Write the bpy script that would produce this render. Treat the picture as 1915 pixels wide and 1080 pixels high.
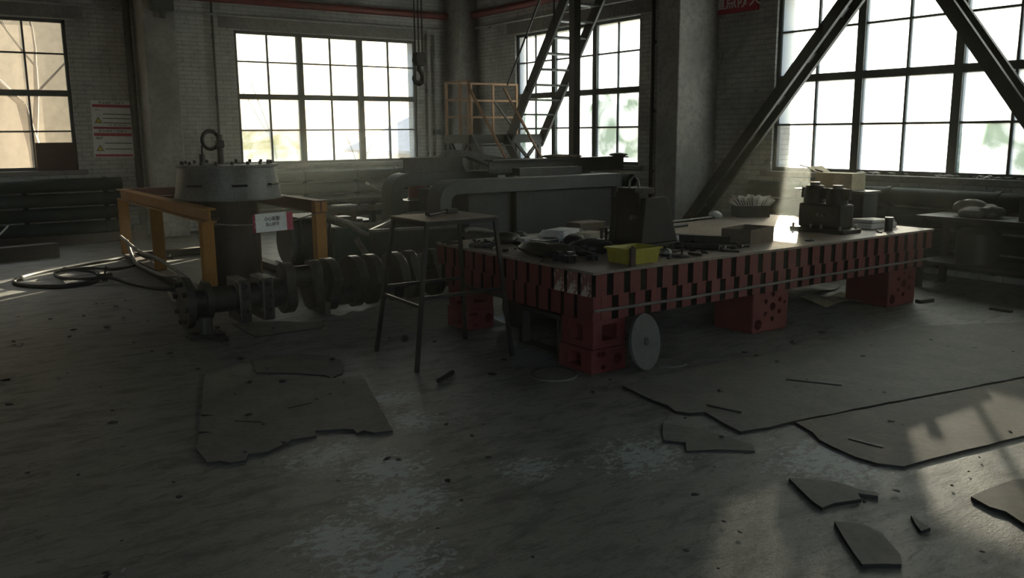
import bpy, bmesh, math, random
from mathutils import Vector, Matrix

for o in list(bpy.data.objects):
    bpy.data.objects.remove(o, do_unlink=True)
SC = bpy.context.scene
COL = SC.collection
R = math.radians

# ---------------------------------------------------------------- camera
CAM_H = 1.6
az, pitch, roll = R(35.07), R(10.25), R(0.448)
_r = Vector((math.cos(az), -math.sin(az), 0)); _f = Vector((math.sin(az), math.cos(az), 0)); _u = Vector((0, 0, 1))
_fw = _f * math.cos(pitch) - _u * math.sin(pitch); _up = _f * math.sin(pitch) + _u * math.cos(pitch)
_ri = _r * math.cos(roll) - _up * math.sin(roll); _ui = _r * math.sin(roll) + _up * math.cos(roll)
cd = bpy.data.cameras.new('camera'); cam = bpy.data.objects.new('camera', cd); COL.objects.link(cam)
cd.sensor_fit = 'HORIZONTAL'; cd.sensor_width = 36.0; cd.lens = 1618.0 / 1915 * 36; cd.clip_end = 500; cd.clip_start = 0.05
M = Matrix.Identity(4)
for i in range(3):
    M[i][0] = _ri[i]; M[i][1] = _ui[i]; M[i][2] = -_fw[i]
M[0][3], M[1][3], M[2][3] = 0, 0, CAM_H
cam.matrix_world = M
SC.camera = cam

# ---------------------------------------------------------------- light
SUN_AZ, SUN_EL = R(54), R(12.4)
world = bpy.data.worlds.new('sky'); SC.world = world; world.use_nodes = True
nt = world.node_tree; nt.nodes.clear()
wo = nt.nodes.new('ShaderNodeOutputWorld'); bg = nt.nodes.new('ShaderNodeBackground'); sky = nt.nodes.new('ShaderNodeTexSky')
sky.sky_type = 'NISHITA'; sky.sun_disc = False; sky.sun_elevation = SUN_EL; sky.sun_rotation = SUN_AZ
sky.air_density = 1.0; sky.dust_density = 4.0; sky.ozone_density = 1.5
hsv = nt.nodes.new('ShaderNodeHueSaturation'); hsv.inputs['Saturation'].default_value = 0.8
nt.links.new(sky.outputs[0], hsv.inputs['Color']); nt.links.new(hsv.outputs[0], bg.inputs[0])
bg.inputs[1].default_value = 0.6
nt.links.new(bg.outputs[0], wo.inputs[0])
sd = bpy.data.lights.new('sun', 'SUN'); sd.energy = 26.0; sd.angle = R(0.6); sd.color = (1.0, 0.87, 0.68)
sun = bpy.data.objects.new('sun', sd); COL.objects.link(sun)
_s = Vector((math.sin(SUN_AZ) * math.cos(SUN_EL), math.cos(SUN_AZ) * math.cos(SUN_EL), math.sin(SUN_EL)))
sun.rotation_euler = _s.to_track_quat('Z', 'Y').to_euler(); sun.location = _s * 60
vs = SC.view_settings; vs.view_transform = 'Standard'; vs.look = 'None'; vs.gamma = 1; vs.use_curve_mapping = False
vs.exposure = 1.1
SC.cycles.max_bounces = 8; SC.cycles.diffuse_bounces = 4; SC.cycles.transparent_max_bounces = 16
SC.cycles.use_denoising = True; SC.cycles.caustics_reflective = False; SC.cycles.caustics_refractive = False

# ---------------------------------------------------------------- materials
def base_mat(name):
    m = bpy.data.materials.new(name); m.use_nodes = True
    n = m.node_tree.nodes; n.clear()
    out = n.new('ShaderNodeOutputMaterial')
    return m, m.node_tree, out
def rgb(c): return (c[0], c[1], c[2], 1)
def mixc(nt, fac, a, b):
    n = nt.nodes.new('ShaderNodeMix'); n.data_type = 'RGBA'
    for s, v in ((n.inputs['Factor'], fac), (n.inputs[6], a), (n.inputs[7], b)):
        if hasattr(v, 'is_output') or isinstance(v, bpy.types.NodeSocket): nt.links.new(v, s)
        else: s.default_value = rgb(v) if isinstance(v, (tuple, list)) else v
    return n.outputs[2]
def noise(nt, vec, scale, detail=4, rough=.6, dist=0):
    n = nt.nodes.new('ShaderNodeTexNoise'); n.inputs['Scale'].default_value = scale; n.inputs['Detail'].default_value = detail
    n.inputs['Roughness'].default_value = rough; n.inputs['Distortion'].default_value = dist
    if vec: nt.links.new(vec, n.inputs['Vector'])
    return n.outputs['Fac']
def ramp(nt, v, a, b):
    n = nt.nodes.new('ShaderNodeMapRange'); n.inputs[1].default_value = a; n.inputs[2].default_value = b; n.clamp = True
    nt.links.new(v, n.inputs[0]); return n.outputs[0]
def texco(nt, scale=(1, 1, 1), rot=(0, 0, 0), kind='Object'):
    t = nt.nodes.new('ShaderNodeTexCoord'); mp = nt.nodes.new('ShaderNodeMapping')
    mp.inputs['Scale'].default_value = scale; mp.inputs['Rotation'].default_value = rot
    nt.links.new(t.outputs[kind], mp.inputs[0]); return mp.outputs[0]
def mmath(nt, op, a, b):
    n = nt.nodes.new('ShaderNodeMath'); n.operation = op; n.use_clamp = False
    for s, v in ((n.inputs[0], a), (n.inputs[1], b)):
        if isinstance(v, bpy.types.NodeSocket): nt.links.new(v, s)
        else: s.default_value = v
    return n.outputs[0]
def finish(nt, out, col, rough, metal, bumpsrc=None, bump=.3, dist=.01, spec=.4):
    p = nt.nodes.new('ShaderNodeBsdfPrincipled')
    for s, v in ((p.inputs['Base Color'], col), (p.inputs['Roughness'], rough)):
        if isinstance(v, bpy.types.NodeSocket): nt.links.new(v, s)
        else: s.default_value = rgb(v) if isinstance(v, (tuple, list)) else v
    p.inputs['Metallic'].default_value = metal; p.inputs['Specular IOR Level'].default_value = spec
    if bumpsrc is not None:
        b = nt.nodes.new('ShaderNodeBump'); b.inputs['Strength'].default_value = bump; b.inputs['Distance'].default_value = dist
        nt.links.new(bumpsrc, b.inputs['Height']); nt.links.new(b.outputs[0], p.inputs['Normal'])
    nt.links.new(p.outputs[0], out.inputs[0])
    return p
MATS = {}
def pbr(name, c1, c2=None, rough=.6, metal=0., scale=6., bump=.15, lo=.4, hi=.65, spec=.4):
    """two-tone worn surface: c1 with blotches of c2"""
    m, nt, out = base_mat(name)
    v = texco(nt)
    n1 = noise(nt, v, scale, 6, .65, .3); n2 = noise(nt, v, scale * 9, 3)
    c2 = c2 or tuple(x * .7 for x in c1)
    f = ramp(nt, n1, lo, hi)
    col = mixc(nt, f, c1, c2)
    col = mixc(nt, ramp(nt, n2, .45, .8), col, tuple(x * .8 for x in c2))
    finish(nt, out, col, rough, metal, n2, bump, .004, spec)
    MATS[name] = m; return m

def brick_mat(name, rot, base=(.46, .465, .45), dark=(.20, .20, .195)):
    m, nt, out = base_mat(name)
    v = texco(nt, rot=rot)
    b = nt.nodes.new('ShaderNodeTexBrick'); nt.links.new(v, b.inputs['Vector'])
    b.inputs['Color1'].default_value = rgb(base); b.inputs['Color2'].default_value = rgb(tuple(x * .86 for x in base))
    b.inputs['Mortar'].default_value = rgb(tuple(x * .55 for x in base)); b.inputs['Scale'].default_value = 1
    b.inputs['Brick Width'].default_value = .25; b.inputs['Row Height'].default_value = .0675; b.inputs['Mortar Size'].default_value = .006
    b.inputs['Mortar Smooth'].default_value = .4; b.inputs['Bias'].default_value = -.2
    o = texco(nt)
    n1 = noise(nt, o, .9, 6, .7, .5); n2 = noise(nt, o, 7, 5, .7)
    c = mixc(nt, ramp(nt, n1, .48, .72), b.outputs['Color'], dark)
    c = mixc(nt, ramp(nt, n2, .55, .8), c, tuple(x * .6 for x in dark))
    inv = mmath(nt, 'SUBTRACT', 1.0, b.outputs['Fac']); h = mmath(nt, 'ADD', inv, mmath(nt, 'MULTIPLY', n2, .6))
    finish(nt, out, c, .85, 0, h, .6, .008, .2)
    MATS[name] = m; return m
brick_mat('brick_back', (R(-90), 0, 0))
brick_mat('brick_right', (R(-90), 0, R(-90)))   # maps (y, z) of the wall to the brick plane
def _fix_right():
    m = MATS['brick_right']; nt = m.node_tree
    bt = [n for n in nt.nodes if n.type == 'TEX_BRICK'][0]
    for l in list(bt.inputs['Vector'].links): nt.links.remove(l)
    t = nt.nodes.new('ShaderNodeTexCoord'); s = nt.nodes.new('ShaderNodeSeparateXYZ'); c = nt.nodes.new('ShaderNodeCombineXYZ')
    nt.links.new(t.outputs['Object'], s.inputs[0]); nt.links.new(s.outputs[1], c.inputs[0]); nt.links.new(s.outputs[2], c.inputs[1])
    nt.links.new(c.outputs[0], bt.inputs['Vector'])
_fix_right()
def _fix_back():
    m = MATS['brick_back']; nt = m.node_tree
    bt = [n for n in nt.nodes if n.type == 'TEX_BRICK'][0]
    for l in list(bt.inputs['Vector'].links): nt.links.remove(l)
    t = nt.nodes.new('ShaderNodeTexCoord'); s = nt.nodes.new('ShaderNodeSeparateXYZ'); c = nt.nodes.new('ShaderNodeCombineXYZ')
    nt.links.new(t.outputs['Object'], s.inputs[0]); nt.links.new(s.outputs[0], c.inputs[0]); nt.links.new(s.outputs[2], c.inputs[1])
    nt.links.new(c.outputs[0], bt.inputs['Vector'])
_fix_back()

def floor_mat():
    m, nt, out = base_mat('floor_concrete')
    v = texco(nt); vs_ = texco(nt, (1, 2.6, 1), (0, 0, R(-32)))
    big = noise(nt, v, .55, 4, .6, .4); mid = noise(nt, vs_, 3.2, 8, .7, .6); fine = noise(nt, vs_, 26, 6, .75, .4); grit = noise(nt, v, 90, 3)
    c = mixc(nt, ramp(nt, big, .35, .7), (.165, .165, .142), (.19, .19, .182))
    c = mixc(nt, ramp(nt, mid, .48, .66), c, (.080, .080, .071))
    c = mixc(nt, ramp(nt, fine, .54, .70), c, (.060, .060, .054))
    c = mixc(nt, mmath(nt, 'MULTIPLY', ramp(nt, noise(nt, vs_, 5.5, 9, .8, .9), .54, .60), .7), c, (.050, .049, .043))
    c = mixc(nt, mmath(nt, 'MULTIPLY', ramp(nt, noise(nt, v, 38, 4, .7, .2), .62, .72), .35), c, (.26, .26, .24))
    # worn pale paint, patches with a shape of their own
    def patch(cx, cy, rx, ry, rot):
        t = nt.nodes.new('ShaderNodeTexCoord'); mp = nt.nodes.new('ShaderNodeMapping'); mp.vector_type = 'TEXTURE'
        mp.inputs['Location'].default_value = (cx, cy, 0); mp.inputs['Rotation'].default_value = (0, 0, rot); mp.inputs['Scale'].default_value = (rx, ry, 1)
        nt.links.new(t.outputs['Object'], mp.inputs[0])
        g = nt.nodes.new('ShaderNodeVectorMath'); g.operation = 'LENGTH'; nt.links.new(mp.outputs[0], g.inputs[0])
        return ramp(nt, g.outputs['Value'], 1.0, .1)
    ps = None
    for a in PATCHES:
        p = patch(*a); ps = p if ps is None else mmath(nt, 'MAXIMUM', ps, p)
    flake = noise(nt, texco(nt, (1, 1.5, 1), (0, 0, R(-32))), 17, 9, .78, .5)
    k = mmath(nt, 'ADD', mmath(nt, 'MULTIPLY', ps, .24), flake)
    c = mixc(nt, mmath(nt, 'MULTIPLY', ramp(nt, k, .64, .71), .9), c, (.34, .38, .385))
    rgh = nt.nodes.new('ShaderNodeMapRange'); nt.links.new(mid, rgh.inputs[0]); rgh.inputs[3].default_value = .36; rgh.inputs[4].default_value = .66
    h = mmath(nt, 'ADD', fine, mmath(nt, 'MULTIPLY', grit, .4))
    finish(nt, out, c, rgh.outputs[0], 0, h, .5, .006, .35)
    MATS['floor_concrete'] = m
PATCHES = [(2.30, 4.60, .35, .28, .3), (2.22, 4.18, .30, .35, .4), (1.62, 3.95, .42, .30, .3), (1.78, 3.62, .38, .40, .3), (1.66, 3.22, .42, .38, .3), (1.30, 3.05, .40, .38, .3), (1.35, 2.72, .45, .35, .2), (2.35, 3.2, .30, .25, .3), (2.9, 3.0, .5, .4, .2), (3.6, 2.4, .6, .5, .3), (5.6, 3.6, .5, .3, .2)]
floor_mat()

def pane_mat(name, lo, hi, tint=(.92, .96, .93), dirt=(.27, .325, .37), green_tint=None):
    m, nt, out = base_mat(name)
    v = texco(nt, (1, 1, .6)); n1 = noise(nt, v, 1.8, 6, .6, .8); n2 = noise(nt, v, 14, 5, .7)
    s = mmath(nt, 'ADD', mmath(nt, 'MULTIPLY', n1, .75), mmath(nt, 'MULTIPLY', n2, .25))
    f = nt.nodes.new('ShaderNodeMapRange'); nt.links.new(s, f.inputs[0]); f.inputs[1].default_value = .35; f.inputs[2].default_value = .65; f.inputs[3].default_value = lo; f.inputs[4].default_value = hi
    tr = nt.nodes.new('ShaderNodeBsdfTransparent'); tr.inputs[0].default_value = rgb(tint)
    tl = nt.nodes.new('ShaderNodeBsdfTranslucent'); tl.inputs[0].default_value = rgb(dirt)
    if green_tint:
        n3 = noise(nt, texco(nt), 1.4, 5, .6, 1.2); nt.links.new(mixc(nt, ramp(nt, n3, .46, .60), dirt, green_tint), tl.inputs[0])
    gl = nt.nodes.new('ShaderNodeBsdfGlossy'); gl.inputs['Roughness'].default_value = .15; gl.inputs[0].default_value = (.9, .9, .9, 1)
    mx = nt.nodes.new('ShaderNodeMixShader'); nt.links.new(f.outputs[0], mx.inputs[0]); nt.links.new(tr.outputs[0], mx.inputs[1]); nt.links.new(tl.outputs[0], mx.inputs[2])
    m2 = nt.nodes.new('ShaderNodeMixShader'); m2.inputs[0].default_value = .04; nt.links.new(mx.outputs[0], m2.inputs[1]); nt.links.new(gl.outputs[0], m2.inputs[2])
    nt.links.new(m2.outputs[0], out.inputs[0]); MATS[name] = m
pane_mat('pane_dirty', .95, .985)
pane_mat('pane_hazy', .62, .88)
pane_mat('pane_clear', .05, .3)
pane_mat('pane_smeared', .955, .985)
pane_mat('pane_caked', .992, .999)
pane_mat('pane_foliage_tint', .992, .999, green_tint=(.105, .155, .140))  # green blotches painted in to stand for foliage seen through the pane
pane_mat('pane_greenish', .70, .9, green_tint=(.15, .19, .12))  # hazy pane with greenish blotches
pane_mat('pane_film', .12, .35, (.90, .88, .82), (.12, .105, .085))
def clear_mat():
    m, nt, out = base_mat('glass_edge'); t = nt.nodes.new('ShaderNodeBsdfTransparent'); t.inputs[0].default_value = (.97, .98, .97, 1)
    nt.links.new(t.outputs[0], out.inputs[0]); MATS['glass_edge'] = m
clear_mat()

pbr('plaster', (.33, .327, .31), (.21, .206, .197), .85, 0, 1.6, .2)
pbr('concrete', (.26, .255, .245), (.17, .165, .16), .85, 0, 2.0, .2)
pbr('ceiling_paint', (.20, .20, .195), None, .9, 0, 1.0, .1)
pbr('window_steel', (.085, .095, .092), (.055, .060, .058), .6, 0, 5)
pbr('radiator_green', (.014, .026, .022), (.010, .016, .014), .7, 0, 4, .15, .4, .65, .2)
pbr('red_paint', (.118, .019, .018), (.070, .017, .016), .6, 0, 7, .2, .5, .75)
pbr('red_flaked', (.13, .028, .026), (.40, .35, .30), .65, 0, 16, .3, .52, .56)
pbr('groove_dark', (.009, .010, .008), None, .95, 0, 8, .1, .4, .65, .05)
pbr('plate_top', (.225, .185, .155), (.15, .122, .105), .6, .0, 2.5, .12, .35, .7, .22)
pbr('strap_grey', (.13, .12, .115), None, .7)
pbr('yellow_paint', (.30, .140, .020), (.20, .085, .018), .55, 0, 5, .15, .5, .75)
pbr('primer_red', (.11, .034, .028), (.07, .028, .022), .65, 0, 4)
pbr('rust_dark', (.060, .036, .026), (.030, .024, .021), .7, .2, 4, .3)
pbr('shell_brown', (.045, .032, .026), (.026, .022, .020), .55, .3, 3)
pbr('hood_grey', (.135, .145, .145), (.085, .09, .09), .5, .3, 3.5, .15)
pbr('steel_worn', (.16, .155, .145), (.09, .085, .08), .45, .6, 8)
pbr('crank_steel', (.070, .066, .061), (.040, .036, .033), .42, .55, 5, .2)
pbr('steel_dark', (.035, .034, .032), (.022, .020, .018), .5, .4, 8)
pbr('cast_black', (.013, .0125, .011), (.018, .016, .013), .6, .2, 9, .25)
pbr('machine_grey', (.066, .074, .074), (.05, .056, .056), .55, .05, 1.8, .1)
pbr('machine_grey_dark', (.036, .040, .040), (.026, .029, .029), .6, .05, 2.0, .1)
pbr('beam_grey', (.095, .098, .095), (.06, .06, .058), .6, .2, 3)
pbr('machine_green', (.020, .075, .055), (.014, .045, .035), .5, 0, 4)
pbr('rubber_black', (.018, .017, .016), None, .55, 0, 9)
pbr('hose_grey', (.17, .155, .135), (.10, .092, .082), .65, 0, 9)
pbr('rubber_sheet', (.150, .145, .126), (.105, .102, .090), .7, 0, 3.5, .25)
pbr('sheet_brown', (.160, .140, .112), (.105, .096, .080), .7, 0, 3.5, .25)
pbr('paper', (.62, .62, .60), (.48, .48, .46), .8, 0, 9, .05)
pbr('foam_white', (.60, .60, .585), (.48, .47, .45), .85, 0, 7, .1)
pbr('sign_white', (.74, .76, .76), (.66, .68, .68), .5, 0, 3, .02)
pbr('sign_red', (.44, .025, .055), (.33, .022, .045), .5, 0, 5, .02)
pbr('sign_pink', (.42, .05, .10), None, .6, 0, 5, .02)
pbr('ink_black', (.02, .022, .024), None, .7, 0, 5, .02)
pbr('sign_yellow', (.62, .47, .03), None, .5, 0, 5, .02)
pbr('bin_yellow', (.31, .285, .035), (.25, .22, .03), .4, 0, 5, .05)
pbr('cardboard', (.15, .115, .085), (.10, .08, .06), .85, 0, 5, .1)
pbr('cardboard_pale', (.35, .30, .20), (.25, .22, .15), .85, 0, 5, .1)
pbr('cream_box', (.42, .38, .29), None, .8, 0, 5, .05)
pbr('board_brown', (.10, .055, .035), (.07, .04, .028), .7, 0, 4)
pbr('timber', (.060, .050, .040), (.035, .03, .025), .8, 0, 4, .3)
pbr('red_pipe', (.19, .035, .035), (.12, .03, .028), .5, 0, 6)
pbr('pipe_pale', (.36, .36, .34), (.24, .24, .23), .6, 0, 6)
pbr('brace_steel', (.040, .044, .042), (.028, .03, .029), .6, .1, 5)
pbr('stair_steel', (.040, .042, .040), (.026, .028, .026), .6, .2, 5)
pbr('rail_yellow', (.26, .125, .05), (.17, .085, .035), .55, 0, 6)
pbr('bark', (.085, .075, .062), (.05, .045, .04), .9, 0, 8, .3)
pbr('leaf_green', (.085, .13, .05), (.05, .085, .035), .7, 0, 3, .1)
pbr('leaf_pale', (.16, .19, .09), (.10, .13, .06), .7, 0, 3, .1)
pbr('facade_beige', (.43, .36, .26), (.37, .31, .225), .9, 0, .6, .05)
pbr('facade_blue', (.16, .22, .32), None, .8, 0, 1)
pbr('facade_white', (.60, .60, .58), (.5, .5, .48), .9, 0, .6, .05)
pbr('roof_grey', (.34, .34, .36), (.26, .26, .28), .8, 0, 2, .1)
pbr('yard_ground', (.34, .31, .25), (.24, .22, .17), .95, 0, .5, .1)
pbr('sack_brown', (.20, .17, .13), (.13, .11, .085), .9, 0, 7, .3)

# ---------------------------------------------------------------- mesh helpers
class MB:
    def __init__(s, M=None): s.v = []; s.f = []; s.mi = []; s.M = M
    def add(s, vs, fs, mi=0):
        b = len(s.v)
        for p in vs:
            p = Vector(p)
            s.v.append(s.M @ p if s.M is not None else p)
        for f in fs: s.f.append([b + i for i in f]); s.mi.append(mi)
        return s
    def box2(s, x0, y0, z0, x1, y1, z1, mi=0):
        vs = [(x, y, z) for x in (x0, x1) for y in (y0, y1) for z in (z0, z1)]
        return s.add(vs, [(0, 1, 3, 2), (4, 6, 7, 5), (0, 4, 5, 1), (2, 3, 7, 6), (0, 2, 6, 4), (1, 5, 7, 3)], mi)
    def box(s, c, d, mi=0):
        return s.box2(c[0] - d[0] / 2, c[1] - d[1] / 2, c[2] - d[2] / 2, c[0] + d[0] / 2, c[1] + d[1] / 2, c[2] + d[2] / 2, mi)
    def frame_of(s, p, q, up=(0, 0, 1)):
        p = Vector(p); q = Vector(q); d = (q - p).normalized(); up = Vector(up)
        if abs(d.dot(up)) > .98: up = Vector((0, 1, 0))
        a = d.cross(up).normalized(); b = a.cross(d).normalized()
        return p, q, a, b
    def beam(s, p, q, w, h, up=(0, 0, 1)):
        p, q, a, b = s.frame_of(p, q, up); a = a * w / 2; b = b * h / 2
        vs = [p - a - b, p + a - b, p + a + b, p - a + b, q - a - b, q + a - b, q + a + b, q - a + b]
        return s.add(vs, [(0, 3, 2, 1), (4, 5, 6, 7), (0, 1, 5, 4), (1, 2, 6, 5), (2, 3, 7, 6), (3, 0, 4, 7)])
    def section(s, p, q, poly, up=(0, 0, 1)):
        p, q, a, b = s.frame_of(p, q, up); n = len(poly)
        vs = [p + a * x + b * y for x, y in poly] + [q + a * x + b * y for x, y in poly]
        return s.add(vs, [list(range(n))[::-1], [n + i for i in range(n)]] + [(i, (i + 1) % n, n + (i + 1) % n, n + i) for i in range(n)])
    def ibeam(s, p, q, w, h, t=.012, up=(0, 0, 1)):
        a, b, c = w / 2, h / 2, t / 2
        return s.section(p, q, [(-a, -b), (a, -b), (a, -b + t), (c, -b + t), (c, b - t), (a, b - t), (a, b), (-a, b), (-a, b - t), (-c, b - t), (-c, -b + t), (-a, -b + t)], up)
    def channel(s, p, q, w, h, t=.01, up=(0, 0, 1), flip=1):
        a, b = w * flip, h / 2; t2 = t * flip
        return s.section(p, q, [(0, -b), (a, -b), (a, -b + t), (t2, -b + t), (t2, b - t), (a, b - t), (a, b), (0, b)], up)
    def angle(s, p, q, w, t=.006, up=(0, 0, 1)):
        return s.section(p, q, [(0, 0), (w, 0), (w, t), (t, t), (t, w), (0, w)], up)
    def cyl(s, p, q, r, n=20, r2=None):
        p, q, a, b = s.frame_of(p, q); r2 = r if r2 is None else r2
        vs = []
        for c, rr in ((p, r), (q, r2)):
            vs += [c + a * rr * math.cos(2 * math.pi * i / n) + b * rr * math.sin(2 * math.pi * i / n) for i in range(n)]
        return s.add(vs, [list(range(n))[::-1], [n + i for i in range(n)]] + [(i, (i + 1) % n, n + (i + 1) % n, n + i) for i in range(n)])
    def tube(s, pts, r, n=8):
        pts = [Vector(p) for p in pts]; rs = r if isinstance(r, (list, tuple)) else [r] * len(pts)
        t0 = (pts[1] - pts[0]).normalized(); up = Vector((0, 0, 1)) if abs(t0.z) < .9 else Vector((1, 0, 0))
        a = t0.cross(up).normalized(); vs = []
        for i, p in enumerate(pts):
            t = (pts[min(i + 1, len(pts) - 1)] - pts[max(i - 1, 0)]).normalized()
            a = (a - t * a.dot(t)).normalized(); b = t.cross(a)
            vs += [p + (a * math.cos(2 * math.pi * k / n) + b * math.sin(2 * math.pi * k / n)) * rs[i] for k in range(n)]
        fs = [list(range(n))[::-1], [(len(pts) - 1) * n + k for k in range(n)]]
        for i in range(len(pts) - 1):
            fs += [(i * n + k, i * n + (k + 1) % n, (i + 1) * n + (k + 1) % n, (i + 1) * n + k) for k in range(n)]
        return s.add(vs, fs)
    def lathe(s, prof, c, n=32):
        vs = []; m = len(prof)
        for r, z in prof: vs += [(c[0] + r * math.cos(2 * math.pi * k / n), c[1] + r * math.sin(2 * math.pi * k / n), c[2] + z) for k in range(n)]
        fs = [(i * n + k, i * n + (k + 1) % n, (i + 1) * n + (k + 1) % n, (i + 1) * n + k) for i in range(m - 1) for k in range(n)]
        if prof[0][0] > 0: fs.append(list(range(n))[::-1])
        if prof[-1][0] > 0: fs.append([(m - 1) * n + k for k in range(n)])
        return s.add(vs, fs)
    def torus(s, c, R_, r, ax=(0, 0, 1), n=28, m=8):
        ax = Vector(ax).normalized(); a = ax.orthogonal().normalized(); b = ax.cross(a); c = Vector(c); vs = []
        for i in range(n):
            d = a * math.cos(2 * math.pi * i / n) + b * math.sin(2 * math.pi * i / n)
            vs += [c + d * (R_ + r * math.cos(2 * math.pi * k / m)) + ax * r * math.sin(2 * math.pi * k / m) for k in range(m)]
        return s.add(vs, [(i * m + k, ((i + 1) % n) * m + k, ((i + 1) % n) * m + (k + 1) % m, i * m + (k + 1) % m) for i in range(n) for k in range(m)])
    def prism(s, poly, z0, z1, ax='z'):
        n = len(poly)
        def P(u, v, w): return {'z': (u, v, w), 'x': (w, u, v), 'y': (u, w, v)}[ax]
        vs = [P(u, v, z0) for u, v in poly] + [P(u, v, z1) for u, v in poly]
        return s.add(vs, [list(range(n))[::-1], [n + i for i in range(n)]] + [(i, (i + 1) % n, n + (i + 1) % n, n + i) for i in range(n)])
    def blob(s, c, rad, seed=0, amp=.18, sub=2):
        bm = bmesh.new(); bmesh.ops.create_icosphere(bm, subdivisions=sub, radius=1); rnd = random.Random(seed)
        ph = [(rnd.uniform(1.5, 4), rnd.uniform(1.5, 4), rnd.uniform(1.5, 4), rnd.uniform(0, 6)) for _ in range(5)]
        bm.verts.ensure_lookup_table(); vs = []
        for v in bm.verts:
            k = 1 + amp * sum(math.sin(v.co.x * a + v.co.y * b + v.co.z * c_ + d) for a, b, c_, d in ph) / 2
            vs.append((c[0] + v.co.x * rad[0] * k, c[1] + v.co.y * rad[1] * k, c[2] + max(-.8, v.co.z) * rad[2] * k))
        fs = [[v.index for v in f.verts] for f in bm.faces]; bm.free()
        return s.add(vs, fs)
    def mesh(s, name, mats, org=(0, 0, 0), smooth=False):
        me = bpy.data.meshes.new(name); o = Vector(org)
        me.from_pydata([tuple(p - o) for p in s.v], [], s.f)
        for m in (mats if isinstance(mats, (list, tuple)) else [mats]): me.materials.append(MATS[m])
        for p, i in zip(me.polygons, s.mi): p.material_index = i; p.use_smooth = smooth
        bm = bmesh.new(); bm.from_mesh(me); bmesh.ops.recalc_face_normals(bm, faces=bm.faces); bm.to_mesh(me); bm.free()
        if smooth: me.set_sharp_from_angle(angle=R(38))
        me.update(); return me
ORG = {}
def tag(o, label=None, cat=None, group=None, kind=None):
    for k, v in (('label', label), ('category', cat), ('group', group), ('kind', kind)):
        if v: o[k] = v
    return o
def thing(name, label, cat, loc, group=None, kind=None):
    o = bpy.data.objects.new(name, None); COL.objects.link(o); o.location = loc; o.empty_display_size = .1
    ORG[o.name] = Vector(loc); return tag(o, label, cat, group, kind)
def part(name, mb, mat, parent, smooth=False, bevel=0, label=None):
    """mb is in world coordinates; the part becomes a child of parent"""
    me = mb.mesh(name, mat, ORG[parent.name], smooth)
    o = bpy.data.objects.new(name, me); COL.objects.link(o); o.parent = parent; ORG[o.name] = ORG[parent.name]
    if bevel: _bev(o, bevel)
    if label: o['label'] = label
    return o
def _bev(o, w):
    b = o.modifiers.new('bevel', 'BEVEL'); b.width = w; b.segments = 2; b.limit_method = 'ANGLE'; b.angle_limit = R(40)
def single(name, mb, mat, label, cat, group=None, kind=None, smooth=False, bevel=0, org=None):
    if org is None:
        xs = [p.x for p in mb.v]; ys = [p.y for p in mb.v]; zs = [p.z for p in mb.v]
        org = ((min(xs) + max(xs)) / 2, (min(ys) + max(ys)) / 2, min(zs))
    me = mb.mesh(name, mat, org, smooth)
    o = bpy.data.objects.new(name, me); COL.objects.link(o); o.location = org; ORG[o.name] = Vector(org)
    if bevel: _bev(o, bevel)
    return tag(o, label, cat, group, kind)
def share(name, me, parent, loc, rz=0):
    """a piece that shares mesh data; loc in world coordinates"""
    o = bpy.data.objects.new(name, me); COL.objects.link(o); o.parent = parent; o.location = Vector(loc) - ORG[parent.name]; o.rotation_euler.z = rz
    ORG[o.name] = ORG[parent.name]; return o
def struct(name, mb, mat, smooth=False):
    me = mb.mesh(name, mat, (0, 0, 0), smooth); o = bpy.data.objects.new(name, me); COL.objects.link(o); o['kind'] = 'structure'; ORG[o.name] = Vector((0, 0, 0)); return o
def holes(o, cutters):
    """cut the cutter meshes (MB, world coordinates) out of object o"""
    org = ORG[o.name]; tmp = []
    for mb in cutters:
        me = mb.mesh('cutter', 'groove_dark', org); c = bpy.data.objects.new('cutter', me); COL.objects.link(c)
        c.parent = o.parent
        c.location = o.location
        m = o.modifiers.new('cut', 'BOOLEAN'); m.object = c; m.operation = 'DIFFERENCE'; m.solver = 'EXACT'; tmp.append(c)
    bpy.context.view_layer.update()
    dg = bpy.context.evaluated_depsgraph_get(); ev = o.evaluated_get(dg)
    me = bpy.data.meshes.new_from_object(ev); old = o.data; o.modifiers.clear(); o.data = me
    for c in tmp: bpy.data.objects.remove(c, do_unlink=True)
def text(name, body, size, M, mat, parent, bold=0.0, width=None):
    """lettering as thin raised mesh; M places the text plane in the world"""
    cu = bpy.data.curves.new(name, 'FONT'); cu.body = body; cu.size = size; cu.align_x = 'CENTER'; cu.align_y = 'CENTER'; cu.extrude = .0006; cu.offset = bold; cu.resolution_u = 3
    t = bpy.data.objects.new(name, cu); COL.objects.link(t); bpy.context.view_layer.update()
    dg = bpy.context.evaluated_depsgraph_get(); me = bpy.data.meshes.new_from_object(t.evaluated_get(dg))
    bpy.data.objects.remove(t, do_unlink=True)
    if width and len(me.vertices):
        xs = [v.co.x for v in me.vertices]; k = width / max(1e-6, max(xs) - min(xs))
        for v in me.vertices: v.co.x *= k
    me.transform(Matrix.Translation(-ORG[parent.name]) @ M); me.materials.clear(); me.materials.append(MATS[mat])
    o = bpy.data.objects.new(name, me); COL.objects.link(o); o.parent = parent; ORG[o.name] = ORG[parent.name]; return o
def TR(x, y, z, rx=0, ry=0, rz=0): return Matrix.Translation((x, y, z)) @ Matrix.Rotation(rz, 4, 'Z') @ Matrix.Rotation(ry, 4, 'Y') @ Matrix.Rotation(rx, 4, 'X')
def arc(cx, cy, r, a0, a1, n): return [(cx + r * math.cos(R(a0 + (a1 - a0) * i / n)), cy + r * math.sin(R(a0 + (a1 - a0) * i / n))) for i in range(n + 1)]

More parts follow.
